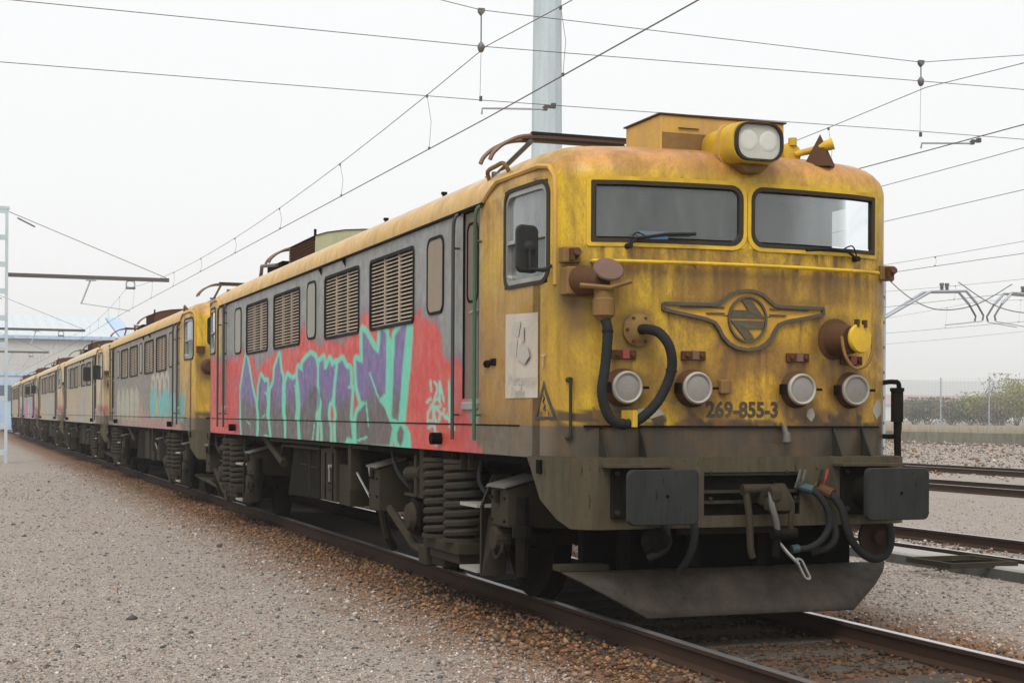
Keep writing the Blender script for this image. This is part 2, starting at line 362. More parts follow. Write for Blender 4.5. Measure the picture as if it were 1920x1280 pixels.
# rusty ballast along the rails
n = 32000; u = rng.random(n); px = np.where(u < .62, -rng.gamma(3.2, .22, n)-.86, np.where(u < .8, rng.uniform(-.8, .8, n), rng.gamma(2.5, .2, n)+.95))
py = -9+rng.random(n)**1.5*55
py = np.where((np.abs(px) < .85), rng.uniform(-9, 2.5, n), py)
S = rng.lognormal(-4.2, .33, n); cc = palette(n, RUSTY, .3); far = np.clip((np.abs(px)-1.55)/.9, 0, 1)[:, None]; cc = cc*(1-far)+palette(n, GREY)*far; cc *= np.where((np.abs(px) < 1.0) & (py > -1.0), .35, 1)[:, None]  # stones under the train darkened, its shade put into their colour
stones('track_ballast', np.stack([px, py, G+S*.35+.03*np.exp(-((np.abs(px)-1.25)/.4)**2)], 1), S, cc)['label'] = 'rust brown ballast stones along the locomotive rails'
n = 9000; px = 6.58+np.where(rng.random(n) < .5, rng.uniform(-.75, .8, n), rng.uniform(.95, 1.6, n)); py = rng.uniform(-3, 24, n)
S = rng.lognormal(-3.9, .35, n); stones('track_ballast', np.stack([px, py, G+S*.4], 1), S, palette(n, RUSTY+GREY), 8)['label'] = 'brown ballast stones between the rails of the slab track'
n = 12000; px = rng.uniform(22, 57, n); py = px*1.1+rng.uniform(-14, 45, n); S = rng.lognormal(-3.1, .4, n)
stones('coarse_ballast', np.stack([px, py, G+S*.3+np.clip((px-27)/30, 0, 1)*.1], 1), S, palette(n, GREY+RUSTY[:3]), 8)['label'] = 'coarse grey ballast bank before the low concrete wall'

def rail_mesh(y0, y1):
    prof = [(-.07, -.165), (.07, -.165), (.07, -.15), (.012, -.125), (.012, -.045), (.036, -.032), (.036, -.004), (-.036, -.004), (-.036, -.032), (-.012, -.045), (-.012, -.125), (-.07, -.15)]
    return MB().prism(prof, lambda u, v, t: (u, t, v), y0, y1).mesh('rail')
def track(x, y0, y1, label, sl=None):
    t = thing('railway_track', label, 'track', (x, 0, 0))
    me = rail_mesh(y0, y1); he = MB().b2(-.032, .032, y0, y1, -.006, 0).mesh('running_surface')
    for s in (-.87, .87):
        r = obj('rail', me, 'rail_rust', t, loc=(s, 0, 0)); obj('running_surface', he, 'rail_head', r)
    if sl:
        sm = MB().b2(-1.3, 1.3, -.13, .13, -.3, -.158).mesh('sleeper')
        ck = MB().b2(-.11, .11, -.09, .09, -.165, -.135).mesh('rail_clip')
        for k in range(sl[2]):
            yy = sl[0]+k*sl[1]; s = obj('sleeper', sm, 'sleeper_dark', t, bevel=.012, loc=(0, yy, random.uniform(-.008, .004)))
    return t
track(0, -14, 150, 'dark rusty track under the row of graffitied locomotives', (-9.2, .62, 26))
track(6.585, -14, 150, 'track with bright rail tops beside the concrete slab')
track(17.62, -14, 170, 'brown rusty track, nearer of the two beyond the slab track')
track(25.3, -14, 170, 'brown rusty track, farthest one before the low wall')
m = MB().prism([(5.12, G-.1), (5.66, G-.1), (5.66, -.045), (5.14, -.035), (5.12, -.06)], lambda u, v, t: (u, t, v), -14, 60)
tag(m.build('concrete_slab', 'concrete'), 'pale long concrete kerb slab carrying the near rail', 'slab')
m = MB().prism([(5.06, G-.1), (5.115, G-.1), (5.115, -.06), (5.08, -.06)], lambda u, v, t: (u, t, v), -14, 60)
tag(m.build('slab_edge', 'concrete_dark'), 'dark wet side face of the concrete kerb slab', 'kerb')
t = thing('drain_frame', 'flat rusty metal frame lying on the slab edge beside the buffer', 'frame', (5.0, 4.6, -.02))
MB().b2(-.45, .45, -.42, -.36, -.03, .03).b2(-.45, .45, .36, .42, -.03, .03).split('side_bar', 'under_light', t)
MB().b2(-.45, -.39, -.36, .36, -.03, .03).b2(.39, .45, -.36, .36, -.03, .03).split('end_bar', 'under_light', t)
MB().b2(-.38, .38, -.03, .03, -.02, .02).build('cross_bar', 'under', t)

# ------------------------------------------------------------------ locomotive
LEN = 18.15; MID = LEN/2; W = 1.55
PLAN = np.array([(0, .60), (.46, .615), (1.0, .675), (1.27, .755), (1.37, .81), (1.45, .90), (1.50, 1.02), (1.53, 1.25), (1.55, 1.6)])
def yF(x): return float(np.interp(abs(x), PLAN[:, 0], PLAN[:, 1]))
ZI = [3.47, 3.52, 3.56, 3.61, 3.65, 3.69, 3.73, 3.765, 3.79, 3.82, 3.84, 3.85]
SI = [0, .006, .02, .05, .09, .145, .21, .34, .5, .8, 1.1, 1.4]      # side inset going up into the roof
FI = [.004, .02, .035, .075, .12, .2, .36, .6, .85, 1.3, 1.7, 2.2]   # end inset
LOUV = [(4.45, 6.08), (6.58, 8.20), (9.63, 11.29), (11.75, 13.38)]; LZ = (2.535, 3.255)
SLIM = [(3.47, 4.0, 'blanked'), (8.68, 9.19, 'blanked_grey'), (13.83, 14.4, 'blanked_grey')]
DOOR = (2.50, 2.92, 1.76, 3.39); RDOOR = (15.2, 15.6, 1.76, 3.39)
CW = (1.0, 1.85, 2.64, 3.44)
WX, WZ = (.03, 1.262), (2.93, 3.41)

LETTERS = [[(13.44,2.517),(13.72,2.187),(13.85,2.032),(13.91,1.91),(13.84,1.664),(13.85,1.558),(13.75,1.244),(12.59,1.254),(12.55,1.579),(12.65,1.78),(12.97,2.035),(13.26,2.383)],[(12.24,2.163),(12.41,2.01),(12.43,1.861),(12.47,1.729),(12.36,1.563),(12.41,1.257),(11.58,1.263),(11.7,1.501),(11.83,1.597),(11.77,1.742),(11.81,1.872),(11.76,2.08),(11.97,2.068),(12.1,2.119)],[(10.94,2.422),(11.24,2.244),(11.29,2.056),(11.54,1.949),(11.56,1.662),(11.58,1.566),(11.42,1.265),(10.57,1.272),(10.61,1.508),(10.73,1.615),(10.75,1.738),(10.74,1.938),(10.7,2.122),(10.82,2.186),(10.9,2.327)],[(10.37,2.13),(10.48,2.041),(10.51,1.904),(10.47,1.874),(10.51,1.661),(10.43,1.539),(10.46,1.266),(9.72,1.271),(9.76,1.513),(9.9,1.586),(9.83,1.69),(9.87,1.852),(9.9,1.927),(9.85,2.089),(10.05,2.063),(10.19,2.088)],[(9.71,2.218),(9.43,2.159),(9.44,2.268),(9.18,2.332),(8.95,2.36),(8.73,2.317),(8.62,2.188),(8.63,2.021),(8.6,1.798),(8.71,1.575),(8.62,1.506),(8.66,1.276),(9.51,1.268),(9.61,1.514),(9.57,1.733),(9.64,1.953),(9.74,2.101)],[(8.5,2.252),(8.28,2.288),(8.25,2.16),(8.13,2.156),(7.95,2.263),(7.86,2.177),(7.66,2.213),(7.74,2.036),(7.82,1.843),(7.85,1.788),(8.0,1.747),(8.05,1.607),(7.93,1.454),(7.93,1.28),(8.29,1.273),(8.33,1.522),(8.41,1.564),(8.36,1.764),(8.46,1.836),(8.53,2.052)],[(7.54,2.209),(7.34,2.244),(7.15,2.144),(6.99,2.126),(6.96,2.02),(6.98,1.914),(6.9,1.9),(6.97,1.583),(6.92,1.53),(6.86,1.346),(7.08,1.356),(7.21,1.287),(7.61,1.279),(7.64,1.526),(7.58,1.595),(7.67,1.732),(7.65,1.924),(7.59,2.06)],[(6.42,2.536),(6.27,2.49),(5.97,2.325),(5.76,2.261),(5.69,2.364),(5.67,2.535),(5.46,2.464),(5.45,2.159),(5.47,1.843),(5.75,1.772),(5.49,1.685),(5.31,1.552),(5.2,1.481),(5.31,1.293),(6.65,1.278),(6.68,1.558),(6.61,1.636),(6.25,1.751),(6.46,1.765),(6.64,1.935),(6.7,2.223),(6.41,2.182),(6.41,2.317)],[(5.11,2.422),(4.9,2.507),(4.69,2.53),(4.81,2.186),(4.88,1.883),(4.98,1.554),(5.22,1.588),(5.19,1.84),(5.15,2.15)],[(4.9,1.513),(4.77,1.45),(4.79,1.368),(4.89,1.302),(5.0,1.341),(5.03,1.423)]]
MINT= [[(4.71,2.543),(4.65,2.609),(4.46,2.472),(4.52,2.153),(4.63,1.833),(4.71,1.544),(4.96,1.554),(4.86,1.883),(4.78,2.185)],[(5.65,2.559),(5.45,2.487),(5.24,2.381),(5.21,2.2),(5.23,1.912),(5.31,1.648),(5.24,1.564),(5.49,1.697),(5.75,1.772),(5.47,1.843),(5.45,2.159)],[(4.9,1.519),(4.67,1.509),(4.54,1.43),(4.5,1.281),(4.81,1.274),(4.75,1.38),(4.75,1.45)],[(6.5,2.604),(6.27,2.579),(5.98,2.438),(5.76,2.329),(5.71,2.266),(5.97,2.313),(6.27,2.464),(6.42,2.536)]]
REDTOP= [(16.89,2.59),(16.11,2.487),(15.44,2.504),(15.06,2.51),(14.79,2.52),(14.43,2.454),(14.18,2.517),(13.78,2.582),(13.54,2.53),(13.26,2.468),(12.94,2.458),(12.71,2.333),(12.57,2.229),(12.4,2.324),(12.1,2.413),(11.81,2.42),(11.56,2.348),(11.33,2.451),(11.09,2.412),(10.75,2.523),(10.13,2.528),(9.85,2.443),(9.55,2.606),(9.48,2.77),(9.3,2.761),(9.26,2.593),(9.05,2.541),(8.8,2.53),(8.49,2.447),(8.25,2.492),(8.02,2.523),(8.76,2.493),(8.51,2.468),(8.38,2.52),(8.08,2.52),(7.84,2.44),(7.55,2.442),(7.32,2.392),(7.21,2.508),(6.83,2.53),(6.57,2.53),(6.47,2.667),(6.22,2.653),(6.07,2.581),(5.51,2.588),(4.53,2.579),(4.45,2.569),(4.36,2.552),(4.28,2.668),(4.2,2.651),(4.17,2.529),(4.03,2.497),(3.91,2.443),(3.71,2.444),(3.56,2.344),(3.5,2.191),(3.51,2.111),(3.29,2.15),(3.11,2.143),(2.97,2.072),(2.93,1.938),(2.89,1.805),(2.79,1.694),(2.78,1.573),(2.65,1.498),(2.51,1.295)]
TAG= [[(3.76,1.926),(3.68,1.895),(3.68,1.837),(3.78,1.744),(3.62,1.772)],[(3.6,1.743),(3.59,1.928),(3.47,1.748)],[(3.84,1.709),(3.97,1.627),(3.97,1.55),(3.85,1.568)],[(3.79,1.557),(3.8,1.709),(3.7,1.686),(3.78,1.639),(3.7,1.551)],[(3.55,1.708),(3.66,1.674),(3.56,1.627),(3.62,1.552)],[(3.45,1.673),(3.49,1.627),(3.41,1.582),(3.37,1.616),(3.3,1.554)],[(3.32,1.923),(3.28,1.56)],[(3.25,1.956),(3.23,1.549)],[(3.88,1.934),(3.86,1.839)],[(4.01,1.734),(3.88,1.769)],[(3.75,1.51),(3.71,1.44),(3.69,1.336)],[(3.95,1.497),(3.81,1.515)],[(3.77,1.404),(3.66,1.441)],[(3.17,1.515),(3.16,1.493)],[(3.3,1.525),(3.22,1.486)]]
def sstep(a, b_, x): t = np.clip((x-a)/(b_-a), 0, 1); return t*t*(3-2*t)
def lerp(a, b_, t): t = t[:, None]; return a*(1-t)+np.asarray(b_)*t
def vnoise(y, z, s, seed=0):          # cheap smooth value noise on the side plane
    r = np.random.default_rng(seed).random((64, 64)); u, v = y*s, z*s
    i, j = np.floor(u).astype(int), np.floor(v).astype(int); fu, fv = u-i, v-j; fu = fu*fu*(3-2*fu); fv = fv*fv*(3-2*fv)
    g = lambda a, b_: r[a % 64, b_ % 64]
    return (g(i, j)*(1-fu)+g(i+1, j)*fu)*(1-fv)+(g(i, j+1)*(1-fu)+g(i+1, j+1)*fu)*fv
def sdf(poly, y, z, ky=.5):           # signed distance, y squeezed by ky
    P = np.array(poly)*(ky, 1); y = y*ky; d = np.full(len(y), 9e9); ins = np.zeros(len(y), bool)
    for (ax, az), (bx, bz) in zip(P, np.roll(P, -1, 0)):
        ex, ez = bx-ax, bz-az; t = np.clip(((y-ax)*ex+(z-az)*ez)/(ex*ex+ez*ez+1e-12), 0, 1)
        d = np.minimum(d, np.hypot(y-ax-t*ex, z-az-t*ez))
        c = ((az > z) != (bz > z)) & (y < (bx-ax)*(z-az)/(bz-az+1e-12)+ax); ins ^= c
    return np.where(ins, -d, d)
def strokes(lines, y, z, ky=.45):
    d = np.full(len(y), 9e9)
    for L in lines:
        for (ax, az), (bx, bz) in zip(L[:-1], L[1:]):
            ax, bx2 = ax*ky, bx*ky; ex, ez = bx2-ax, bz-az; t = np.clip(((y*ky-ax)*ex+(z-az)*ez)/(ex*ex+ez*ez+1e-12), 0, 1)
            d = np.minimum(d, np.hypot(y*ky-ax-t*ex, z-az-t*ez))
    return d
YEL = np.array((.68, .44, .014)); CABB = np.array((.38, .205, .036)); GRY = np.array((.225, .24, .24))
def paint_lead(x, y, z, seed=1, cab=CABB, side=GRY, yel=YEL):
    n = len(x); c = np.tile(yel, (n, 1)); al = np.full(n, .55)
    yy = np.minimum(y, LEN-y); front = yy < 1.0
    # ends: brighter yellow to the left, dirtier in the middle and under the windows
    dirt = .70+.30*sstep(-1.1, -.3, x)*sstep(2.95, 2.2, z)+.35*sstep(2.4, 2.85, z)*sstep(3.0, 2.9, z)
    c = lerp(c, (.62, .34, .022), np.clip(sstep(-.95, -.2, x)*sstep(2.9, 1.9, z)*.75, 0, 1)*front)
    c = lerp(c, (.56, .25, .075), front*sstep(3.42, 3.56, z)*.75)
    c = lerp(c, (.47, .22, .12), front*sstep(3.56, 3.66, z)*.6)
    al = np.where(front, np.clip(dirt, 0, 1), al)
    ch = (vnoise(x, z, 9, 3)-.5)*.12; c = lerp(c, (.045, .035, .026), front*sstep(1.60, 1.57, z+ch+.06*np.sin(x*7)*sstep(.2, .6, np.abs(x+.1)))*.85)
    sn = vnoise(x, z*.25, 7, 41); sb = vnoise(x+3, z*.7, 2.3, 43)
    pb = sstep(-.75, -.35, x)*sstep(2.42, 2.55, z)*sstep(2.80, 2.70, z)*(.25+.75*sn)                       # runs under the handrail
    pb = np.maximum(pb, np.exp(-((x-.05)/.62)**4-((z-2.02)/.24)**4)*(.2+.75*sb)*sstep(.22, .30, np.hypot(x-.12, z-1.72)))
    pb = np.maximum(pb, np.exp(-((x+1.43)/.07)**2)*sstep(2.9, 2.2, z)*.7*(.4+.6*sn)); pb = np.maximum(pb, np.exp(-((x-.75)/.28)**2)*sstep(2.3, 1.9, z)*.6*sb)
    pb = np.maximum(pb, np.exp(-((x+.72)/.14)**2)*sstep(2.15, 1.95, z)*sstep(1.6, 1.75, z)*.6)
    c = lerp(c, (.27, .135, .026), np.clip(pb*1.0, 0, .75)*(front & (z < 2.93)))
    hal = np.zeros(n)
    for hx, hz, r0, r1 in ((-1.015, 1.83, .15, .27), (-.457, 1.83, .15, .26), (.457, 1.83, .15, .27), (.985, 1.83, .15, .28), (.83, 2.235, .17, .32), (-.905, 2.27, .13, .24), (-1.3, 2.62, .16, .28)):
        rr_ = np.hypot(x-hx, (z-hz)*np.where(z < hz, .62, 1.1)); hal = np.maximum(hal, sstep(r1, r0, rr_)*(.75+.5*(vnoise(x, z, 14, 6)-.5)))
    wing = np.abs(z-(2.372+.118))+np.maximum(np.abs(x)-.72, 0)*3; hal = np.maximum(hal, sstep(.07, .02, wing)*.55*(np.abs(x) > .22)); hal = np.maximum(hal, sstep(.07, .01, np.abs(np.hypot(x, z-2.372)-.245))*.5*(z < 2.3))
    drip = sstep(.55, .72, vnoise(x, z*.12, 16, 31)); hal = np.maximum(hal, drip*sstep(2.15, 2.9, z)*sstep(2.93, 2.88, z)*.55); hal = np.maximum(hal, drip*sstep(1.75, 1.56, z)*.5)
    c = lerp(c, (.075, .045, .018), np.clip(hal*.85, 0, .8)*(front & (z < 2.93)))
    # runs that start at fittings, flaked patches along the bottom edge
    rg = np.random.default_rng(77); src = [(hx+rg.uniform(-.11, .11), 1.75-rg.uniform(0, .06)) for hx in (-1.015, -.457, .457, .985) for _ in range(3)]
    src += [(rg.uniform(-1.24, 1.24), 2.78) for _ in range(34)]+[(rg.uniform(-1.25, 1.25), 2.91) for _ in range(22)]+[(s_*rg.uniform(.25, .7), 2.45) for s_ in (-1, 1) for _ in range(5)]+[(rg.uniform(-.2, .2), 2.13) for _ in range(6)]
    src += [(hx+dx, 2.05) for hx in (-1.015, -.457, .457, .985) for dx in (-.06, .065)]+[(.83+rg.uniform(-.13, .13), 2.08) for _ in range(4)]+[(-1.3+rg.uniform(-.12, .12), 2.5) for _ in range(4)]+[(rg.uniform(-1.3, 1.3), 3.42) for _ in range(14)]
    rn = np.zeros(n)
    for sx_, sz_ in src:
        ln_ = rg.uniform(.10, .45); wd = rg.uniform(.011, .028); k_ = np.clip((sz_-z)/ln_, 0, 1); rn = np.maximum(rn, np.exp(-((x-sx_-.006*np.sin(z*23+sx_*9))/wd)**2)*(z < sz_)*(1-k_)*rg.uniform(.6, 1.0))
    c = lerp(c, (.085, .042, .014), np.clip(rn*1.15, 0, .9)*(front & ((z < 2.93) | (z > 3.40))))
    fk = sstep(.50, .56, vnoise(x, z*1.3, 11, 91)+.35*vnoise(x, z, 31, 92)-.17)*sstep(1.74, 1.62, z+.12*(vnoise(x, z*0, 3.1, 93)-.5)); c = lerp(c, (.03, .024, .018), fk*.92*front)
    # cab sides
    cs = sstep(.92, 1.12, yy)
    c = lerp(c, cab, cs*np.clip(.35+.65*sstep(3.1, 2.2, z), 0, 1)); c = lerp(c, cab*.5, cs*sstep(1.75, 1.5, z)*.8)
    c = lerp(c, (.54, .31, .06), cs*sstep(2.9, 3.3, z)*.8)
    mid = (yy > 2.44)*1.0
    c = lerp(c, side, mid); al = np.where(yy > .95, .75, al); al = np.where(mid > 0, .34, al)
    roof = sstep(3.40, 3.43, z)*(yy > 1.9)
    rc = np.array((.60, .37, .10)); c = lerp(c, rc, roof); c = lerp(c, (.60, .44, .32), roof*sstep(3.58, 3.70, z)*.65); al = np.where(roof > .5, .38, al)  # pale wet sheen painted into the upper roof colour
    sill = z < 1.535
    c = lerp(c, (.105, .093, .07), sill*1.0*(yy < 2.6)); c = lerp(c, (.045, .041, .031), sill*1.0*front); al = np.where(sill, .5, al)
    return c, al
def paint_one(x, y, z):
    c, al = paint_lead(x, y, z); L = (x < -1.4) & (y > 2.4) & (y < 17.2) & (z < 3.3)
    i = np.where(L)[0]; Y, Z = y[i], z[i]; cc = c[i]; ai = al[i]
    rt = np.array(sorted(REDTOP)); top = np.interp(Y, rt[:, 0], rt[:, 1])-.05+.10*np.abs(np.sin(Y*3.1+np.sin(Y*1.3)))+(vnoise(Y, Z, 3.2, 5)-.5)*.05
    cc = lerp(cc, (.20, .135, .17), sstep(top+.17, top+.02, Z)*sstep(2.3, 2.7, Y)*.75)
    red = lerp(np.tile((.54, .045, .040), (len(Y), 1)), (.30, .075, .10), sstep(.56, .74, vnoise(Y*.9, Z*1.6, 2.1, 8))*.55)
    red = lerp(red, (.58, .09, .07), sstep(.5, .75, vnoise(Y, Z*1.5, 1.7, 11))*.6)
    rm = sstep(top+.035, top-.035, Z)
    cc = cc*(1-rm[:, None])+red*rm[:, None]
    d = np.min([sdf(p, Y, Z) for p in LETTERS], 0); dm = np.min([sdf(p, Y, Z) for p in MINT], 0)
    reg = (Y > 4.4) & (Y < 13.98)
    mint = np.minimum(d-.066, dm); cc = lerp(cc, (.12, .56, .40), sstep(.010, -.010, mint)*reg)
    pur = lerp(np.tile((.145, .10, .275), (len(Y), 1)), (.09, .08, .088), sstep(2.02, 1.66, Z+(vnoise(Y, Z, 2, 21)-.5)*.3))
    pur = pur*(1+.25*(vnoise(Y, Z*.3, 9, 2)-.5))[:, None]
    k = sstep(.010, -.010, d); cc = cc*(1-k[:, None])+pur*k[:, None]
    dash = [[(11.95, 1.93), (11.8, 1.89)], [(9.95, 1.99), (9.7, 1.985)], [(7.05, 1.93), (6.8, 1.925)], [(6.1, 2.06), (5.75, 1.80)], [(12.1, 1.57), (11.95, 1.60)], [(9.9, 1.55), (9.7, 1.57)], [(6.25, 1.75), (6.15, 1.5)], [(13.3, 1.5), (13.1, 1.46)], [(8.85, 1.30), (8.75, 1.50)], [(12.0, 1.31), (11.7, 1.30)], [(6.6, 1.33), (6.2, 1.37)]]
    cc = lerp(cc, (.12, .56, .40), sstep(.018, .008, strokes(dash, Y, Z)))
    cc = lerp(cc, (.05, .048, .06), ell(Y, Z, 8.75, 1.80, .30, .16)*(.35+.5*vnoise(Y, Z, 14, 4)))
    cc = lerp(cc, (.22, .56, .45), sstep(.020, .008, strokes(TAG, Y, Z)))
    c[i] = cc; al[i] = ai*np.where((rm > .3) | (d < .05), .5, 1); return c, al
def ell(Y, Z, cy, cz, ry, rz): return sstep(1.12, .88, np.hypot((Y-cy)/ry, (Z-cz)/rz))
def paint_two(x, y, z):
    c, al = paint_lead(x, y, z, cab=np.array((.52, .33, .07)), side=np.array((.20, .185, .155))); L = (x < -1.4) & (y > 1.6) & (y < 16.5) & (z < 3.3)
    i = np.where(L)[0]; Y, Z = y[i], z[i]; cc = c[i]
    cc = lerp(cc, (.40, .21, .20), sstep(1.75, 1.45, Z)*(Y < 9.5)*(Y > 2.2)*.8)
    cc = lerp(cc, (.40, .26, .19), ell(Y, Z, 11, 1.7, 2.5, .5)*.6)
    for k_ in range(5): cc = lerp(cc, (.37, .40, .31), ell(Y, Z, 14.0-k_*1.05, 1.85, .42, .42)*.9)
    for k_ in range(4): cc = lerp(cc, (.62, .55, .46), np.clip(ell(Y, Z, 6.6-k_*.75, 2.2, .36, .30)-ell(Y, Z, 6.6-k_*.75, 2.1, .22, .30), 0, 1)*.8)
    g = np.zeros(len(Y))
    for a in ((6.6, 1.85, .62, .36), (5.4, 1.78, .5, .28), (4.5, 1.83, .55, .34), (3.4, 1.78, .4, .30), (2.7, 1.80, .35, .34), (2.1, 1.75, .3, .30)): g = np.maximum(g, ell(Y, Z, *a))
    cc = lerp(cc, (.10, .43, .42), g); cc = lerp(cc, (.50, .33, .16), ell(Y, Z, 5.95, 1.75, .18, .26)); cc = lerp(cc, (.50, .45, .36), ell(Y, Z, 1.5, 1.9, .3, .42))
    c[i] = cc; return c, al
def paint_pale(x, y, z, seed=0, hot=False):
    cream = np.array((.60, .51, .34)); c, al = paint_lead(x, y, z, cab=cream, side=np.array((.36, .33, .27)), yel=cream); n = len(x)
    c = lerp(c, (.60, .48, .29), sstep(3.40, 3.43, z)*.8)
    yy = np.minimum(y, LEN-y); sd = (x < -1.3) & (z < 2.4)
    c = lerp(c, (.36, .06, .09), sd*(yy < 2.3)*sstep(1.60, 1.63, z)*sstep(1.92, 1.89, z)*.9)
    if hot: pal = [(.55, .10, .22), (.12, .42, .55), (.60, .50, .16), (.45, .12, .40)]; a = .9
    else: pal = [(.35, .42, .25), (.48, .22, .18), (.30, .34, .36), (.50, .40, .20)]; a = .5
    for q, p_ in enumerate(pal): c = lerp(c, p_, sd*sstep(.52, .66, vnoise(y+q*7.3, z*1.6, .8, seed*9+q))*a*(yy > 2.0))
    return c, al*.9

SIDEF = lambda s: (lambda u, v, t: (s*(W+t), u, v))       # (y, z, proud) on a side
FRONTF = lambda u, v, t: (u, yF(u)-t, v)                   # (x, z, proud) on the front
_cache = {}
def cached(key, fn):
    if key not in _cache: _cache[key] = fn()
    return _cache[key]
def shell(parent, pf, mat, step, zst):
    # plan outline, clockwise from the front centre down the left side
    fx = sorted(set([0, WX[0], WX[1], 1.37, 1.45, 1.5, 1.53]+[round(v_, 3) for v_ in np.linspace(WX[0], WX[1], 10 if step > .05 else 72)]))
    front = [(x, yF(x)) for x in fx]
    cuts = [1.6, DOOR[0], DOOR[1], RDOOR[0], RDOOR[1], LEN-1.6, CW[1], LEN-CW[1], 2.44, LEN-2.44]+[v_ for a in LOUV for v_ in a]
    ys = sorted(set(cuts)); ysl = []
    for a, b_ in zip(ys[:-1], ys[1:]): ysl += list(np.linspace(a, b_, max(2, int((b_-a)/step)+1))[:-1])
    ysl.append(ys[-1]); cw = list(np.linspace(1.25, 1.6, 3)[:-1])
    yco = [1.02, 1.13]  # finer corner
    def xs(y): return float(np.interp(y, PLAN[:, 1], PLAN[:, 0]))
    left = [(-x, y) for x, y in front]+[(-xs(y), y) for y in (1.13, 1.25, 1.42)]+[(-W, y) for y in ysl]
    rear = [(-xs(y), LEN-y) for y in (1.42, 1.25, 1.13)]+[(-x, LEN-y) for x, y in front[::-1]]
    loopL = left+rear                      # front centre -> left -> rear centre
    yr = [1.6, 1.85, 2.5, 6, 9, 12, LEN-2.5, LEN-1.85, LEN-1.6]
    right = [(x, y) for x, y in front[1:]]+[(xs(y), y) for y in (1.13, 1.25, 1.42)]+[(W, y) for y in yr]+[(xs(y), LEN-y) for y in (1.42, 1.25, 1.13)]+[(x, LEN-y) for x, y in front[:0:-1]]
    loop = loopL+right[::-1]
    PX = np.array([p[0] for p in loop]); PY = np.array([p[1] for p in loop]); N = len(loop)
    zc = sorted({1.29, 1.532, 1.54, DOOR[2], DOOR[3], WZ[0], WZ[1], LZ[0], LZ[1], CW[2], CW[3], 3.42})
    zs = []
    for a, b_ in zip(zc[:-1], zc[1:]): zs += list(np.linspace(a, b_, max(2, int((b_-a)/zst)+1))[:-1])
    zs += [zc[-1]]; lv = [(z, 0, 0) for z in zs]+list(zip(ZI, SI, FI)); V = []
    for z, si, fi in lv: V.append(np.stack([PX*(W-si)/W, MID+(PY-MID)*(MID-.6-fi)/(MID-.6), np.full(N, z)], 1))
    V = np.concatenate(V); F = []
    def hole(cx, cy, cz):
        yy = min(cy, LEN-cy)
        if yy < .8 and WX[0] < abs(cx) < WX[1] and WZ[0] < cz < WZ[1]: return True
        if CW[0] < yy < CW[1] and CW[2] < cz < CW[3] and abs(cx) > 1.45: return True
        if cx < -1.54:
            if LZ[0] < cz < LZ[1] and any(a < cy < b_ for a, b_ in LOUV): return True
            for D in (DOOR, RDOOR):
                if D[0] < cy < D[1] and D[2] < cz < D[3]: return True
        return False
    for k in range(len(lv)-1):
        for i in range(N):
            j = (i+1) % N; a, b_ = V[k*N+i], V[k*N+j]; cz = (lv[k][0]+lv[k+1][0])/2
            if hole((a[0]+b_[0])/2, (a[1]+b_[1])/2, cz): continue
            F.append((k*N+i, (k+1)*N+i, (k+1)*N+j, k*N+j))
    F.append(tuple(range((len(lv)-1)*N, len(lv)*N))[::-1])
    me = bpy.data.meshes.new('body'); me.from_pydata(V.tolist(), [], F); me.update()
    c, al = pf(V[:, 0], V[:, 1], V[:, 2]); at = me.color_attributes.new('paint', 'FLOAT_COLOR', 'POINT')
    at.data.foreach_set('color', np.concatenate([np.clip(c, 0, 1), al[:, None]], 1).astype(np.float32).reshape(-1))
    me.polygons.foreach_set('use_smooth', [True]*len(me.polygons))
    o = obj('body', me, mat, parent); bmfix(me)
    try: me.set_sharp_from_angle(angle=R(40))
    except Exception: pass
    return o

def louver(parent, y0, y1, fine, side=-1):
    z0, z1 = LZ; fn = SIDEF(side)
    L = sub('louver', parent) if fine else None
    P = L or parent
    o = rrect(y0-.022, y1+.022, z0-.022, z1+.022, .075); i = rrect(y0+.012, y1-.012, z0+.012, z1-.012, .055)
    f = MB().ring(o, i, fn, -.03, .012); nm = 'frame' if fine else 'louver_frame'
    f.build(nm, 'rubber', P)
    cn = MB()                                   # corner fillets of the square opening
    for cy, sy in ((y0, 1), (y1, -1)):
        for cz, sz in ((z0, 1), (z1, -1)): cn.prism([(cy-sy*.02, cz-sz*.02), (cy+sy*.06, cz-sz*.02), (cy+sy*.022, cz+sz*.022), (cy-sy*.02, cz+sz*.06)], fn, -.02, -.004)
    cn.split('corner_plate', 'louver', P)
    MB().b2(side*(W-.12), side*(W-.11), y0, y1, z0, z1).build('backing', 'dark', P)
    w3 = (y1-y0)/3
    m = MB()
    for k in (1, 2): m.b2(side*(W-.002), side*(W-.03), y0+k*w3-.014, y0+k*w3+.014, z0, z1)
    m.split('mullion', 'louver', P)
    ns = 18
    def slat_into(m, x, y, z):                  # sloping blade, lower edge outside with a turned lip
        h = (y1-y0)/2-.005; pr = [(0, -.010), (0, .006), (-.006, .008), (-.034, .016), (-.034, .012), (-.008, .002), (-.006, -.010)]
        return m.prism(pr, lambda u, v, t: (x-side*-u if side > 0 else x-u, y+t, z+v), -h, h)
    if fine:
        me = cached(('slat', round(y1-y0, 2)), lambda: slat_into(MB(), 0, 0, 0).mesh('slat'))
        for k in range(ns): obj('slat', me, 'louver', P, loc=(side*(W-.008), (y0+y1)/2, z0+.02+k*(z1-z0-.05)/(ns-1)))
    else:
        m = MB()
        for k in range(ns): slat_into(m, side*(W-.008), (y0+y1)/2, z0+.02+k*(z1-z0-.05)/(ns-1))
        m.build('louver_slats', 'louver', P)['kind'] = 'stuff'

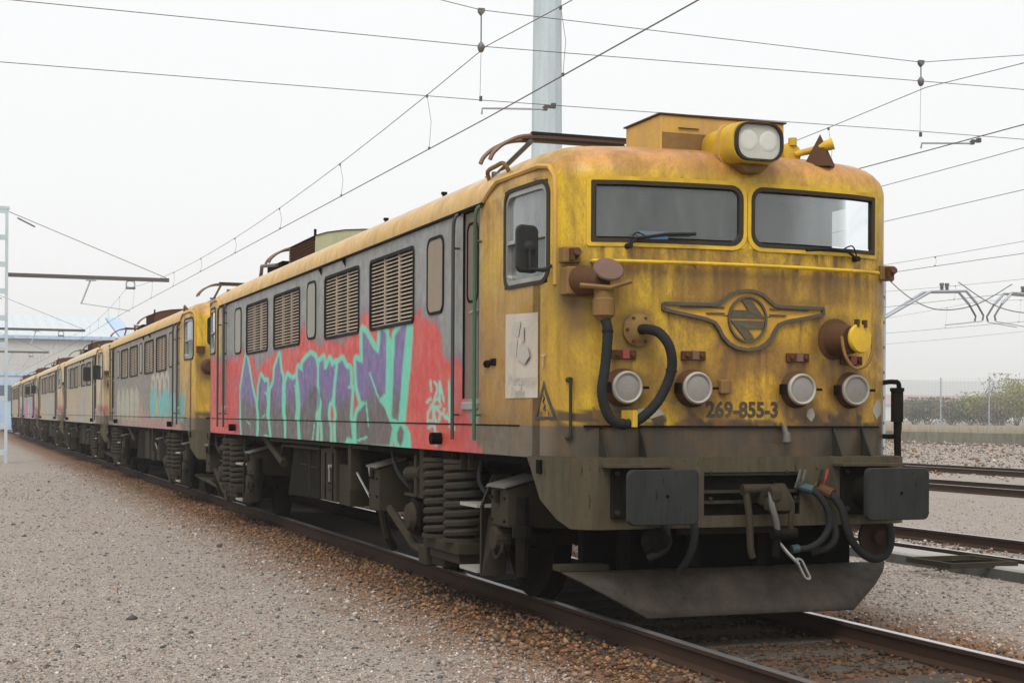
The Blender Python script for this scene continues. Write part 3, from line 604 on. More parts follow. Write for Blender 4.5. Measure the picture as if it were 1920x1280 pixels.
def spring(parent, x, y, z0, z1, r, name='coil_spring', turns=8):
    def mk():
        m = MB(); pts = []
        for k in range(turns*14+1):
            a = 2*math.pi*k/14; pts.append((r*math.cos(a), r*math.sin(a), (z1-z0)*k/(turns*14)))
        m.tube(pts, .037, 7); m.cyl((0, 0, -.02), (0, 0, z1-z0+.02), r*.55, 10); m.cyl((0, 0, -.035), (0, 0, 0), r*1.25, 14); m.cyl((0, 0, z1-z0), (0, 0, z1-z0+.03), r*1.2, 14)
        return m.mesh(name, True)
    return obj(name, cached(('spring', z1-z0, r), mk), 'spring', parent, loc=(x, y, z0), smooth=True)

def sandbox(parent, y0, y1, z0, z1, s):
    def mk():
        m = MB(); xo, xi = 0, .62
        m.add([(xo, y0, z0), (xi, y0, z0-.02), (xi, y0, z1+.17), (xo, y0, z1), (xo, y1, z0), (xi, y1, z0-.02), (xi, y1, z1+.17), (xo, y1, z1)],
              [(0, 1, 2, 3), (4, 7, 6, 5), (0, 4, 5, 1), (3, 2, 6, 7), (0, 3, 7, 4), (1, 5, 6, 2)]); return m
    m = mk(); l = MB()
    l.add([(-.03, y0-.02, z1+.004), (.30, y0-.02, z1+.09), (.30, y1+.02, z1+.09), (-.03, y1+.02, z1+.004), (-.03, y0-.02, z1+.024), (.30, y0-.02, z1+.112), (.30, y1+.02, z1+.112), (-.03, y1+.02, z1+.024)],
          [(0, 3, 2, 1), (4, 5, 6, 7), (0, 1, 5, 4), (2, 3, 7, 6), (0, 4, 7, 3), (1, 2, 6, 5)])
    for q in (m, l): q.v = [(s*(1.5-x), y, z) for x, y, z in q.v]
    m.build('sandbox', 'under_light', parent, bevel=.015); l.build('sandbox_lid', 'lid_grey', parent)
    MB().b2(s*1.505, s*1.53, (y0+y1)/2-.03, (y0+y1)/2+.03, z1-.12, z1-.02).build('sandbox_latch', 'under', parent)

def bogie(loco, yo, detail, sides=(-1,)):
    b_ = sub('bogie', loco); yc = 4.1+yo
    m = MB()
    for s in (-1, 1):
        m.prism([(yc-2.0, .62), (yc-1.5, .80), (yc-.6, .62), (yc+.6, .62), (yc+1.5, .80), (yc+2.0, .62), (yc+2.0, .50), (yc+1.3, .58), (yc+.6, .40), (yc-.6, .40), (yc-1.3, .58), (yc-2.0, .50)], lambda u, v, t: (s*t, u, v), 1.02, 1.16)
    m.b2(-1.02, 1.02, yc-.35, yc+.35, .45, .85).b2(-1.02, 1.02, yc-1.98, yc-1.85, .52, .66).b2(-1.02, 1.02, yc+1.85, yc+1.98, .52, .66)
    m.build('frame', 'under', b_, bevel=.01)
    def wh():
        q = MB(); M_ = Matrix.Rotation(R(90), 4, 'Y')
        q.lathe([(.05, -.09), (.16, -.09), (.18, -.05), (.50, -.04), (.53, -.065), (.60, -.065), (.602, .045), (.635, .05), (.635, .08), (.53, .08), (.5, .04), (.18, .05), (.05, .06)], 40, M_)
        return q.mesh('wheel', True)
    wm = cached('wheel', wh)
    for dy in (-1.25, 1.25):
        for s in (-1, 1):
            o = obj('wheel', wm, 'under', b_, loc=(s*.86, yc+dy, .60), smooth=True)
            if s > 0: o.rotation_euler.z = math.pi
            MB().box((s*1.12, yc+dy, .60), (.22, .36, .30)).cyl((s*1.2, yc+dy, .6), (s*1.29, yc+dy, .6), .13, 14).build('axle_box', 'under', b_, bevel=.02)
        MB().cyl((-.8, yc+dy, .6), (.8, yc+dy, .6), .09, 12).build('axle', 'under', b_)
    for s in sides:
        for dy, xx in ((-.22, 1.40), (-.78, 1.38)):
            spring(b_, s*xx, yc+dy, .50, 1.18, .175)
        MB().b2(s*1.16, s*1.54, yc-1.02, yc+.02, .36, .465).b2(s*1.2, s*1.5, yc-.95, yc-.05, .27, .36).build('spring_tray', 'under_light', b_, bevel=.012)
        sandbox(b_, yc-2.2, yc-1.8, .69, 1.01, s); sandbox(b_, yc+1.8, yc+2.2, .58, 1.04, s)
        MB().cyl((s*1.25, yc+.62, .62), (s*1.46, yc+.62, .60), .19, 20).cyl((s*1.46, yc+.62, .60), (s*1.50, yc+.62, .6), .10, 14).build('brake_cylinder', 'under', b_, bevel=.01)
        MB().tube([(s*1.4, yc+1.7, .62), (s*1.42, yc+.7, .30), (s*1.42, yc+.25, .26)], .045, 8).build('brake_rod', 'under_light', b_)
        MB().b2(s*1.25, s*1.5, yc+.05, yc+.32, .16, .36).b2(s*1.3, s*1.45, yc-.35, yc+.05, .18, .30).build('brake_hanger', 'under_light', b_, bevel=.02)
        MB().b2(s*1.40, s*1.50, yc+.18, yc+.30, .80, 1.32).b2(s*1.36, s*1.48, yc+.48, yc+.56, .80, 1.22).b2(s*1.38, s*1.46, yc+.30, yc+.48, .98, 1.1).build('damper_bracket', 'under_light', b_, bevel=.01)
        MB().cyl((s*1.42, yc+.38, 1.05), (s*1.42, yc+.9, 1.02), .075, 14).build('damper', 'under_light', b_)
        # footsteps under the door
        MB().add([(s*1.30, yc-1.62, .24), (s*1.52, yc-1.62, .24), (s*1.52, yc-1.62, .84), (s*1.35, yc-1.45, 1.10), (s*1.18, yc-1.45, 1.10), (s*1.30, yc-1.62, .84)] +
                 [(s*1.30, yc-1.58, .24), (s*1.52, yc-1.58, .24), (s*1.52, yc-1.58, .84), (s*1.35, yc-1.41, 1.10), (s*1.18, yc-1.41, 1.10), (s*1.30, yc-1.58, .84)],
                 [(0, 1, 2, 3, 4, 5), (11, 10, 9, 8, 7, 6)]+[(i, (i+1) % 6+0, (i+1) % 6+6, i+6) for i in range(6)]).build('step_side', 'under_light', b_)
        MB().b2(s*1.28, s*1.31, yc-1.58, yc-1.1, .24, .85).build('step_back', 'under', b_)
        for zz in (.26, .82): MB().b2(s*1.30, s*1.55, yc-1.58, yc-1.12, zz, zz+.03).build('step_tread', 'step_bright', b_)
        if detail:
            for (a_, b2_) in ((yc-2.2, yc-1.8), (yc+1.8, yc+2.2)):
                bl_ = MB()
                for yy in (a_+.05, b2_-.05):
                    for zz in (.74, .93): bl_.cyl((s*1.5, yy, zz), (s*1.515, yy, zz), .014, 6)
                bl_.split('box_bolt', 'under', b_)
            MB().tube(bez([(s*1.44, yc+1.5, 1.26), (s*1.47, yc+1.2, 1.05), (s*1.44, yc+.95, .92), (s*1.35, yc+.7, .78)], 14), .022, 7).build('air_hose', 'hose', b_, smooth=True)
            MB().tube(bez([(s*1.40, yc-1.3, 1.26), (s*1.46, yc-1.38, 1.05), (s*1.42, yc-1.5, .92), (s*1.3, yc-1.6, .80)], 14), .02, 7).build('air_hose', 'hose', b_, smooth=True)
            MB().tube([(s*1.30, yc-1.7, .50), (s*1.30, yc+1.6, .50), (s*1.25, yc+1.7, .42)], .017, 6).build('sand_line', 'under_light', b_)
            MB().b2(s*1.30, s*1.46, yc+.40, yc+.95, .80, .83).b2(s*1.33, s*1.44, yc+.5, yc+.6, .83, .93).build('cylinder_bracket', 'spring', b_)
            MB().cyl((s*1.35, yc+.80, .83), (s*1.35, yc+.80, 1.15), .10, 14).build('air_reservoir', 'under', b_, smooth=True)
            MB().lathe([(.14, 0), (.15, .04), (.12, .09), (.06, .10)], 16, Matrix.Translation((s*1.44, yc+.62, .60)) @ Matrix.Rotation(R(90*s), 4, 'Y')).build('cylinder_cover', 'under_light', b_, smooth=True)
            for k, yy in enumerate((-1.2, -.98, -.72, -.5)):
                MB().prism([(0, 1.29), (.26, 1.29), (.10, 1.13), (0, 1.13)], lambda u, v, t: (s*(1.5-u), t, v), yc+yy, yc+yy+.012).build('gusset', 'under_light', b_)
            MB().tube(bez([(s*1.45, yc-1.95, .62), (s*1.47, yc-2.0, .48), (s*1.47, yc-1.85, .42), (s*1.45, yc-1.7, .55)], 12), .018, 6).build('sand_hose', 'hose', b_)
            MB().cyl((s*1.42, yc-2.35, .3), (s*1.42, yc-2.35, .95), .055, 10).cyl((s*1.42, yc-2.35, .62), (s*1.42, yc-2.35, .72), .085, 10).build('sand_pipe', 'under', b_)
            MB().cyl((s*1.38, yc-1.9, .58), (s*1.52, yc-1.9, .58), .10, 14).build('air_valve', 'under_light', b_, bevel=.01)
            MB().tube([(s*1.25, yc+2.3, .95), (s*1.3, yc+2.42, .62), (s*1.2, yc+2.5, .25), (s*1.1, yc+2.6, .12)], .05, 8).build('sand_pipe', 'under_light', b_)
    return b_

def pantograph(loco, yc, flip):
    p = sub('pantograph', loco); f = -1 if flip else 1
    def head(y): return MB().tube(bez([(-.975, y, 4.06), (-.93, y, 4.14), (-.80, y, 4.24), (-.57, y, 4.315), (0, y, 4.325), (.57, y, 4.315), (.80, y, 4.24), (.93, y, 4.14), (.975, y, 4.06)], 40), .022, 6)
    for dy in (-.14, .14): head(yc+dy).build('pan_horn', 'copper', p, smooth=True)
    MB().b2(-.55, .55, yc-.17, yc-.11, 4.325, 4.355).b2(-.55, .55, yc+.11, yc+.17, 4.325, 4.355).split('contact_strip', 'rubber', p)
    m = MB()
    for s in (-1, 1):
        m.tube([(s*.50, yc, 4.29), (s*.42, yc+f*1.35, 4.12), (s*.62, yc+f*.25, 4.02)], .026, 6)
        m.tube([(s*.62, yc-.35, 3.99), (s*.62, yc+f*1.7, 3.99)], .03, 6)
    m.tube([(-.62, yc+f*.25, 4.0), (.62, yc+f*.25, 4.0)], .035, 8); m.tube([(-.5, yc+f*1.35, 4.12), (.5, yc+f*1.35, 4.12)], .025, 6)
    m.build('folded_arm', 'wire', p)
    for sx in (-.6, .6):
        for dy in (-.2, 1.5):
            MB().lathe([(.03, 0), (.06, .01), (.035, .03), (.06, .05), (.035, .07), (.06, .09), (.03, .12)], 12, Matrix.Translation((sx, yc+f*dy, 3.86))).build('insulator', 'insulator', p, smooth=True)

def roof_cowl(loco, y0, y1, mat):
    c_ = sub('roof_cowl', loco)
    arc = [(-.92, 3.80), (-.92, 4.16), (-.75, 4.215), (-.5, 4.26), (-.2, 4.285), (.2, 4.285), (.5, 4.26), (.75, 4.215), (.92, 4.16), (.92, 3.80)]
    MB().prism(arc, lambda u, v, t: (u, t, v), y0, y0+.03).prism(arc, lambda u, v, t: (u, t, v), y1-.03, y1).split('end_panel', mat, c_)
    MB().prism([(u*1.012, v+.012) for u, v in arc[1:-1]]+[(u, v+.001) for u, v in arc[-2:0:-1]], lambda u, v, t: (u, t, v), y0-.015, y1+.015).build('top', 'under_light', c_)
    MB().b2(-.85, .85, y0+.05, y1-.05, 3.8, 4.13).build('core', 'dark', c_)
    me = cached(('cowlslat', y1-y0), lambda: MB().box((0, 0, 0), (.06, y1-y0-.04, .01), Matrix.Rotation(R(35), 3, 'Y')).mesh('slat'))
    for k in range(7): obj('slat', me, 'rust', c_, loc=(-.90, (y0+y1)/2, 3.86+k*.043))
    MB().cyl((-.92, y0+.02, 4.1), (-.92, y0+.02, 4.26), .02, 8).build('lifting_eye', 'under', c_)

def side_fittings(loco, fine, s=-1):
    fn = SIDEF(s)
    for a, b_ in LOUV: louver(loco, a, b_, fine, s)
    for a, b_, mt in SLIM:
        p = MB().prism(rrect(a+.03, b_-.03, 2.58, 3.26, .09), fn, -.005, .006).build('blanked_window', mt, loco)
        MB().ring(rrect(a+.005, b_-.005, 2.555, 3.285, .11), rrect(a+.032, b_-.032, 2.582, 3.258, .09), fn, -.005, .012).build('frame', 'rubber', p)
    for D in (DOOR, RDOOR):
        y0, y1, z0, z1 = D
        d = MB().b2(s*(W-.05), s*(W-.018), y0, y1, z0, z1).build('door', 'door_brown', loco)
        MB().b2(s*W, s*(W-.13), y0-.012, y0, z0, z1).b2(s*W, s*(W-.13), y1, y1+.012, z0, z1).b2(s*W, s*(W-.13), y0, y1, z1, z1+.012).split('door_reveal', 'under', loco)
        MB().add([(s*(W-.13), y0, z0), (s*(W+.02), y0, z0-.03), (s*(W+.02), y1, z0-.03), (s*(W-.13), y1, z0), (s*(W-.13), y0, z0-.03), (s*(W+.02), y0, z0-.10), (s*(W+.02), y1, z0-.10), (s*(W-.13), y1, z0-.03)],
                 [(0, 1, 2, 3), (4, 7, 6, 5), (1, 5, 6, 2), (0, 4, 5, 1), (3, 2, 6, 7), (0, 3, 7, 4)]).build('door_sill', 'steel', loco, bevel=.01)
        MB().tube([(s*(W-.04), y0+.06, 2.52), (s*(W+.015), y0+.06, 2.52), (s*(W+.015), y0+.17, 2.50)], .014, 6).build('handle', 'step_bright', d)
        MB().ring(rrect(y0+.06, y1-.06, 2.6, 3.3, .08), rrect(y0+.08, y1-.08, 2.62, 3.28, .07), SIDEF(s), -.019, -.011).build('moulding', 'under', d)
        for yy, mt in ((y0-.07, 'green_rail' if fine and D is DOOR else 'dark_rail'), (y1+.11, 'dark_rail')):
            MB().tube(bez([(s*W, yy-.02, 3.41), (s*(W+.055), yy-.02, 3.36), (s*(W+.06), yy, 3.2)], 8)+[(s*(W+.06), yy, 1.40)], .017, 8).cyl((s*W, yy, 3.1), (s*(W+.06), yy, 3.1), .012, 6).cyl((s*W, yy, 1.62), (s*(W+.06), yy, 1.62), .012, 6).build('grab_rail', mt, loco, smooth=True)
    # cab side windows
    for a, b_ in ((CW[0], CW[1]), (LEN-CW[1], LEN-CW[0])):
        wdw = sub('cab_window', loco); z0, z1 = CW[2], CW[3]
        xb = lambda u: float(np.interp(min(u, LEN-u), PLAN[:, 1], PLAN[:, 0])); cf = lambda u, v, t: (s*(xb(u)+t), u, v)
        MB().ring(rr_dense(a-.006, b_+.006, z0-.006, z1+.006, .115), rr_dense(a+.026, b_-.026, z0+.026, z1-.026, .10), cf, -.05, .010).build('rubber_frame', 'seal', wdw)
        cn = MB()
        for cy, sy in ((a, 1), (b_, -1)):
            for cz, sz in ((z0, 1), (z1, -1)): cn.prism([(cy-sy*.01, cz-sz*.01), (cy+sy*.10, cz-sz*.01), (cy+sy*.03, cz+sz*.03), (cy-sy*.01, cz+sz*.10)], cf, -.03, -.004)
        cn.split('corner_plate', 'seal', wdw)
        MB().ring(rr_dense(a+.025, b_-.025, z0+.025, z1-.025, .10), rr_dense(a+.058, b_-.058, z0+.062, z1-.062, .08), cf, -.045, .0).build('sash', 'steel', wdw)
        mid = (a+b_)/2
        def strip(za, zb, t0, t1):
            m = MB(); us = np.linspace(a+.05, b_-.05, 7); m.add([cf(u, z, t) for u in us for z in (za, zb) for t in (t0, t1)], [f for i in range(6) for f in ((4*i, 4*i+4, 4*i+6, 4*i+2), (4*i+1, 4*i+3, 4*i+7, 4*i+5), (4*i, 4*i+1, 4*i+5, 4*i+4), (4*i+2, 4*i+6, 4*i+7, 4*i+3))]+[(0, 2, 3, 1), (24, 25, 27, 26)]); return m
        strip(3.00, 3.03, -.045, -.002).build('rail_bar', 'steel', wdw)
        strip(3.03, z1-.05, -.03, -.027).build('pane', 'side_glass', wdw); strip(z0+.05, 3.0, -.043, -.040).build('pane', 'windscreen_glass', wdw)
    # gutter and the raised strip that climbs over the cab windows
    gp = [(2.36, 3.415), (LEN-2.36, 3.415)]
    MB().b2(s*(W-.01), s*(W+.03), 2.36, LEN-2.36, 3.405, 3.425).build('gutter', 'under', loco)
    for e in (0, 1):
        q = lambda y: LEN-y if e else y
        pts = [(2.40, 3.42), (2.20, 3.50), (2.02, 3.555), (1.15, 3.555), (1.0, 3.53), (.945, 3.45), (.935, 3.3), (.935, 2.62)]
        m = MB()
        L = [(s*(float(np.interp(y, PLAN[:, 1], PLAN[:, 0]))+.005), q(y), z) for y, z in pts]
        m.tube(L, .022, 6); m.build('drip_strip', 'yellow_roof', loco, smooth=True)
    for yy in (3.55, 14.35): MB().cyl((s*W, yy, 1.40), (s*(W+.10), yy, 1.40), .055, 12).build('side_socket', 'dark', loco)
    MB().b2(s*(W-.01), s*(W+.005), 1.5, LEN-1.5, 1.529, 1.541).build('sill_joint', 'dark', loco)
    for yy in (7.2, 8.4): MB().prism([(0, 3.40), (.05, 3.40), (0, 3.31)], lambda u, v, t: (s*(W+u), t, v), yy, yy+.015).build('gutter_bracket', 'under', loco)
    # equipment cases between the bogies
    m = MB().b2(s*.7, s*1.42, 7.47, 7.99, .54, 1.02).b2(s*.7, s*1.46, 8.0, 8.78, .56, 1.2); m.split('equipment_case', 'under_light', loco, bevel=.01)
    m = MB().prism([(9.1, .54), (11.0, .50), (10.6, 1.25), (9.1, 1.25)], lambda u, v, t: (s*t, u, v), .6, 1.40); m.build('battery_case', 'under', loco, bevel=.01)
    m = MB()
    m.b2(s*1.40, s*1.415, 9.62, 9.65, .58, 1.2).b2(s*1.40, s*1.415, 9.2, 9.55, .93, .945).b2(s*1.40, s*1.415, 9.75, 10.2, .95, .965); m.split('case_trim', 'under_light', loco)
    MB().tube([(s*1.42, 12.5, 1.26), (s*1.42, 11.2, .93)], .06, 6).build('strut', 'under_light', loco); MB().b2(s*1.38, s*1.5, 7.1, 7.25, .75, 1.3).b2(s*1.36, s*1.46, 8.1, 8.28, 1.1, 1.3).split('hanger', 'under_light', loco)
    MB().tube([(s*1.44, 7.05, .95), (s*1.42, 6.5, .68), (s*1.42, 6.6, 1.05)], .014, 6).build('brake_linkage', 'steel', loco)
    if fine:
        MB().tube([(s*1.47, 6.4, 1.25), (s*1.47, 11.9, 1.25)], .022, 6).build('conduit', 'under_light', loco); MB().tube([(s*1.44, 8.9, 1.18), (s*1.44, 11.2, 1.18), (s*1.42, 11.4, 1.02)], .018, 6).build('conduit', 'under_light', loco)
        for yy in (8.12, 8.5): MB().b2(s*1.46, s*1.475, yy-.012, yy+.012, .58, 1.15).build('case_seam', 'under', loco)
        for yy, zz in ((8.3, .70), (8.55, .70), (8.3, .78), (8.55, .74)): MB().b2(s*1.46, s*1.468, yy-.07, yy+.05, zz-.008, zz+.008).build('stencil_mark', 'dark', loco)
        MB().cyl((s*1.46, 8.2, .98), (s*1.50, 8.2, .98), .03, 8).tube([(s*1.49, 8.2, .98), (s*1.49, 8.2, .80)], .01, 5).build('padlock', 'steel', loco)
    MB().b2(-.9, .9, 1.5, LEN-1.5, .95, 1.28).build('underframe', 'dark', loco); MB().b2(-1.45, 1.45, 1.2, LEN-1.2, 1.22, 1.29).build('floor_plate', 'dark', loco)
def headstock(loco, e):
    q = (lambda y: LEN-y) if e else (lambda y: y)
    HW, y0, r = 1.45, .50, .20
    path = [(-HW-.09, 1.30), (-HW-.08, 1.05), (-HW-.02, .86)]+[(-HW+r-r*math.cos(a), y0+r-r*math.sin(a)) for a in np.linspace(.25, math.pi/2, 7)]
    path = path+[(x, y0) for x in (-.9, -.42)]; path = path+[(-x, y) for x, y in path[::-1]]
    m = MB(); V = []
    for x, y in path:
        zb = .77 if y < .74 else float(np.interp(y, [.74, 1.0, 1.3], [.77, .9, 1.285]))
        V += [(x, q(y), zb), (x, q(y), max(zb, .86)), (x, q(y), max(zb, 1.19)), (x, q(y), 1.30)]
    F = []; n = len(path)
    for i in range(n-1):
        for k in range(3):
            if k == 1 and abs(path[i][0]) < .43 and abs(path[i+1][0]) < .43: continue
            F.append((i*4+k, i*4+k+1, i*4+5+k, i*4+4+k))
    m.add(V, F); o = m.build('headstock', 'beam_olive', loco); md = o.modifiers.new('s', 'SOLIDIFY'); md.thickness = .025; md.offset = 0
    top = [(x*.995, y) for x, y in path]; m = MB().prism(top, lambda u, v, t: (u, q(v), t), 1.288, 1.306); m.build('ledge', 'beam_olive', loco)
    MB().b2(-HW-.105, -HW-.06, q(1.02), q(1.10), 1.17, 1.275).build('slot', 'dark', loco)
    MB().b2(-.44, .44, q(.62), q(.66), .80, 1.25).b2(-1.35, 1.35, q(.56), q(.60), .8, 1.28).split('pocket', 'under', loco)
    m = MB()
    for zz in (1.165, 1.03, .95): m.b2(-.42, .42, q(.50), q(.60), zz, zz+.022)
    m.split('pocket_rail', 'frame_grey', loco)
    m = MB()
    for sx in (-.36, .30, .38):
        for zz in (1.19, .99): m.cyl((sx, q(.505), zz), (sx, q(.48), zz), .012, 8)
    m.split('bolt', 'under_light', loco)
    for x in (-1.18, -.88, 0.82, 1.12): MB().prism([(.0, 1.53), (.02, 1.53), (.16, 1.305), (.0, 1.305)], lambda u, v, t: (x+t, q(yF(x)+.01-u), v), -.008, .008).build('rib', 'frame_grey', loco)
    m = MB()
    for xa in np.linspace(-1.3, 1.2, 26): m.b2(xa, xa+.1, q(yF(xa+.05)-.022), q(yF(xa+.05)+.02), 1.530, 1.545)
    m.build('lower_lip', 'under', loco)['kind'] = 'stuff'
    for s in (-1, 1):
        b_ = sub('buffer', loco); cx = s*.99
        MB().b2(cx-.21, cx+.21, q(.455), q(.50), .85, 1.24).build('base_plate', 'under', b_, bevel=.012)
        MB().b2(cx-.28, cx+.28, q(.33), q(.50), 1.235, 1.255).build('hood', 'beam_olive', b_)
        bb_ = MB()
        for bx in (-.17, .17):
            for bz in (.90, 1.19): bb_.cyl((cx+bx, q(.458), bz), (cx+bx, q(.435), bz), .02, 6)
        bb_.split('bolt', 'under_light', b_)
        MB().cyl((cx, q(.46), 1.035), (cx, q(.22), 1.035), .135, 22).cyl((cx, q(.24), 1.035), (cx, q(.04), 1.035), .10, 22).build('casing', 'under', b_, smooth=True)
        hd = rrect(cx-.283, cx+.283, .833, 1.232, .05)
        m = MB(); n = len(hd); rows = []
        for k, t in enumerate((1., .97, .8, .4)):
            for u, v in hd: m.v.append((cx+(u-cx)*t, q(.012 if k == 0 else .0-.012*(1-t)), 1.033+(v-1.033)*t))
        for k in range(3):
            for i in range(n): m.f.append((k*n+i, k*n+(i+1) % n, (k+1)*n+(i+1) % n, (k+1)*n+i))
        m.f.append(tuple(3*n+i for i in range(n))); o2 = len(m.v)
        for u, v in hd: m.v.append((u, q(.045), v))
        m.f.append(tuple(o2+i for i in range(n)))
        for i in range(n): m.f.append((i, (i+1) % n, o2+(i+1) % n, o2+i))
        m.build('head', 'buffer_black', b_, smooth=True)
        MB().cyl((cx+.02, q(-.013), 1.04), (cx+.02, q(-.006), 1.04), .012, 8).build('centre_hole', 'dark', b_)
    # snow plough
    m = MB(); sec = [(.86, .43), (.83, .425), (.72, .37), (.60, .28), (.51, .175), (.455, .105)]
    hw = [1.44, 1.43, 1.34, 1.19, 1.015, .90]
    V = [(s_*h, q(y), z) for (y, z), h in zip(sec, hw) for s_ in np.linspace(-1, 1, 9)]
    m.add(V, [(k*9+i, k*9+i+1, k*9+10+i, k*9+9+i) for k in range(5) for i in range(8)])
    o = m.build('snow_plough', 'plow', loco, smooth=True); md = o.modifiers.new('s', 'SOLIDIFY'); md.thickness = .014
    MB().b2(-1.46, -1.05, q(.84), q(.98), .432, .478).build('plough_bracket', 'under_light', loco); MB().b2(-.5, .45, q(.72), q(.78), .70, .745).build('cross_member', 'under_light', loco)
    for sx in (-.9, -.3, .3, .9): MB().b2(sx-.04, sx+.04, q(.86), q(.95), .15, .8).build('plough_stay', 'under', loco)
    MB().b2(-1.2, 1.2, q(1.0), q(1.1), .3, .8).build('end_sheet', 'dark', loco)

def front_details(loco):
    F = FRONTF
    def lip(u, v, t): return F(u, v, t)
    # windscreens
    for s in (-1, 1):
        ws = sub('windscreen', loco); a, b_ = sorted((s*WX[0], s*WX[1])); z0, z1 = WZ
        r = lambda u0, u1, v0, v1, rad: rr_dense(u0, u1, v0, v1, rad)
        def rc(d, ri, ro):                      # rounded at the centre pillar, nearly square outside
            rl, rr = (ro, ri) if s < 0 else (ri, ro); u0, u1, v0, v1 = a+d, b_-d, z0+d, z1-d; P = []
            for cu, cv, an, q_ in ((u1-rr, v1-rr, 0, rr), (u0+rl, v1-rl, 90, rl), (u0+rl, v0+rl, 180, rl), (u1-rr, v0+rr, 270, rr)):
                for k in range(6): t = R(an+18*k); P.append((cu+q_*math.cos(t), cv+q_*math.sin(t)))
            Q = []
            for i in range(24):
                A, B_ = Vector(P[i]), Vector(P[(i+1) % 24]); k = {5: 14, 11: 6, 17: 14, 23: 6}.get(i, 1); Q += [tuple(A.lerp(B_, t/k)) for t in range(k)]
            return Q
        MB().ring(rc(-.026, .12, .02), rc(.012, .10, .012), F, -.02, .010).build('surround', 'yellow', ws)
        MB().ring(rc(.004, .105, .012), rc(.036, .085, .02), F, -.04, .012).build('rubber_seal', 'seal', ws)
        for v_ in (z0, z1):                      # fill behind the rounded inner corners
            sv = 1 if v_ == z0 else -1; cu = s*WX[0]
            MB().prism([(cu-s*.01, v_-sv*.01), (cu+s*.07, v_-sv*.01), (cu+s*.022, v_+sv*.022), (cu-s*.01, v_+sv*.07)], F, -.02, .003).build('corner_fillet', 'yellow', ws)
        N = 14; us = np.linspace(a+.05, b_-.05, N); m = MB(); V = [(u, yF(u)+.012, z) for u in us for z in (z0+.05, z1-.05)]
        m.add(V, [(2*i, 2*i+1, 2*i+3, 2*i+2) for i in range(N-1)]); m.build('pane', 'windscreen_glass', ws, smooth=True)
        wp = sub('wiper', loco); px = -.95 if s < 0 else 1.03
        Pw = lambda x, z, t=.05: (x, yF(x)-t, z)
        if s < 0: arm, bl = [Pw(-.99, 2.905), Pw(-.93, 2.965), Pw(-.70, 3.0)], [Pw(-.92, 2.965, .045), Pw(-.70, 3.0, .045), Pw(-.46, 3.01, .045)]
        else: arm, bl = [Pw(1.02, 2.885), Pw(.93, 2.935), Pw(.74, 2.955)], [Pw(.95, 2.945, .045), Pw(.75, 2.95, .045), Pw(.52, 2.93, .045)]
        MB().tube(arm, .011, 6).build('arm', 'rubber', wp); MB().tube(bl, .014, 6).build('blade', 'rubber', wp)
        MB().cyl(Pw(arm[0][0], arm[0][2], .0), Pw(arm[0][0], arm[0][2], .07), .022, 10).build('spindle', 'rubber', wp)
        MB().tube(bez([Pw(arm[0][0], arm[0][2]+.0), Pw(arm[0][0]-s*.05, arm[0][2]+.10), Pw(arm[0][0]-s*.16, arm[0][2]+.06)], 10), .006, 5).build('washer_tube', 'rubber', wp)
    # cab interior
    MB().b2(-1.46, 1.46, 2.40, 2.44, 1.6, 3.7).build('bulkhead', 'interior', loco)
    MB().b2(-1.46, 1.46, 1.0, 2.40, 1.75, 1.80).build('cab_floor', 'interior', loco)
    MB().prism([(-1.2, .80), (1.2, .80), (1.2, 1.25), (-1.2, 1.25)], lambda u, v, t: (u, v, t), 2.0, 2.86).build('desk', 'interior', loco)
    MB().b2(-.86, -.62, .72, .76, 2.93, 3.035).build('blue_folder', 'blue_paper', loco); MB().b2(.55, 1.0, 1.7, 1.84, 2.2, 3.15).build('driver_seat', 'rubber', loco, bevel=.06); MB().b2(-1.2, -.2, .80, .9, 2.86, 2.93).build('instrument_panel', 'rubber', loco, bevel=.02); MB().b2(-.9, -.45, 2.37, 2.395, 1.9, 3.4).build('rear_door', 'door_brown', loco)
    MB().b2(-1.2, -.06, .80, .83, 3.335, 3.385).b2(.3, 1.2, .80, .83, 3.33, 3.385).split('sun_blind', 'lid_grey', loco)
    # handrail, lamp brackets
    m = MB().tube([(x, yF(x)-.055, 2.787) for x in np.linspace(-1.265, 1.265, 20)], .0145, 8)
    for x in (-1.255, -.45, .45, 1.255): m.cyl((x, yF(x), 2.787), (x, yF(x)-.055, 2.787), .011, 6)
    m.build('hand_rail', 'yellow', loco, smooth=True)
    for x, z in ((-1.40, 2.835), (1.40, 2.80)):
        b_ = sub('lamp_iron', loco); y = yF(x)
        MB().b2(x-.07, x+.07, y-.075, y+.03, z-.06, z+.06).build('plate', 'rust_yellow', b_, bevel=.01)
        MB().cyl((x+.02, y-.14, z+.02), (x+.02, y-.06, z-.01), .032, 10).box((x-.01, y-.10, z), (.03, .05, .09)).build('hook', 'rust', b_)
    # marker lights
    for k, x in enumerate((-1.015, -.457, .457, .985)):
        l = sub('marker_light', loco); z = 1.832; y = yF(x); M_ = Matrix.Translation((x, y, z)) @ Matrix.Rotation(R(90), 4, 'X')
        MB().lathe([(.150, -.02), (.145, .02), (.128, .05), (.120, .075), (.10, .075), (.10, -.01)], 28, M_).build('housing', 'rust', l, smooth=True)
        MB().lathe([(.121, .07), (.126, .085), (.121, .100), (.112, .106), (.102, .100), (.098, .075)], 32, M_).build('rim', 'rim_white', l, smooth=True)
        MB().lathe([(.101, .07), (.101, .088), (.07, .094), (.02, .096)], 28, M_).build('lens', 'lens', l, smooth=True)
        MB().box((x-.155, y-.06, z), (.03, .06, .08)).build('hinge', 'under', l); MB().box((x+.15, y-.09, z), (.05, .02, .02)).build('catch', 'under', l)
        zb = 2.082 if k != 3 else 2.07
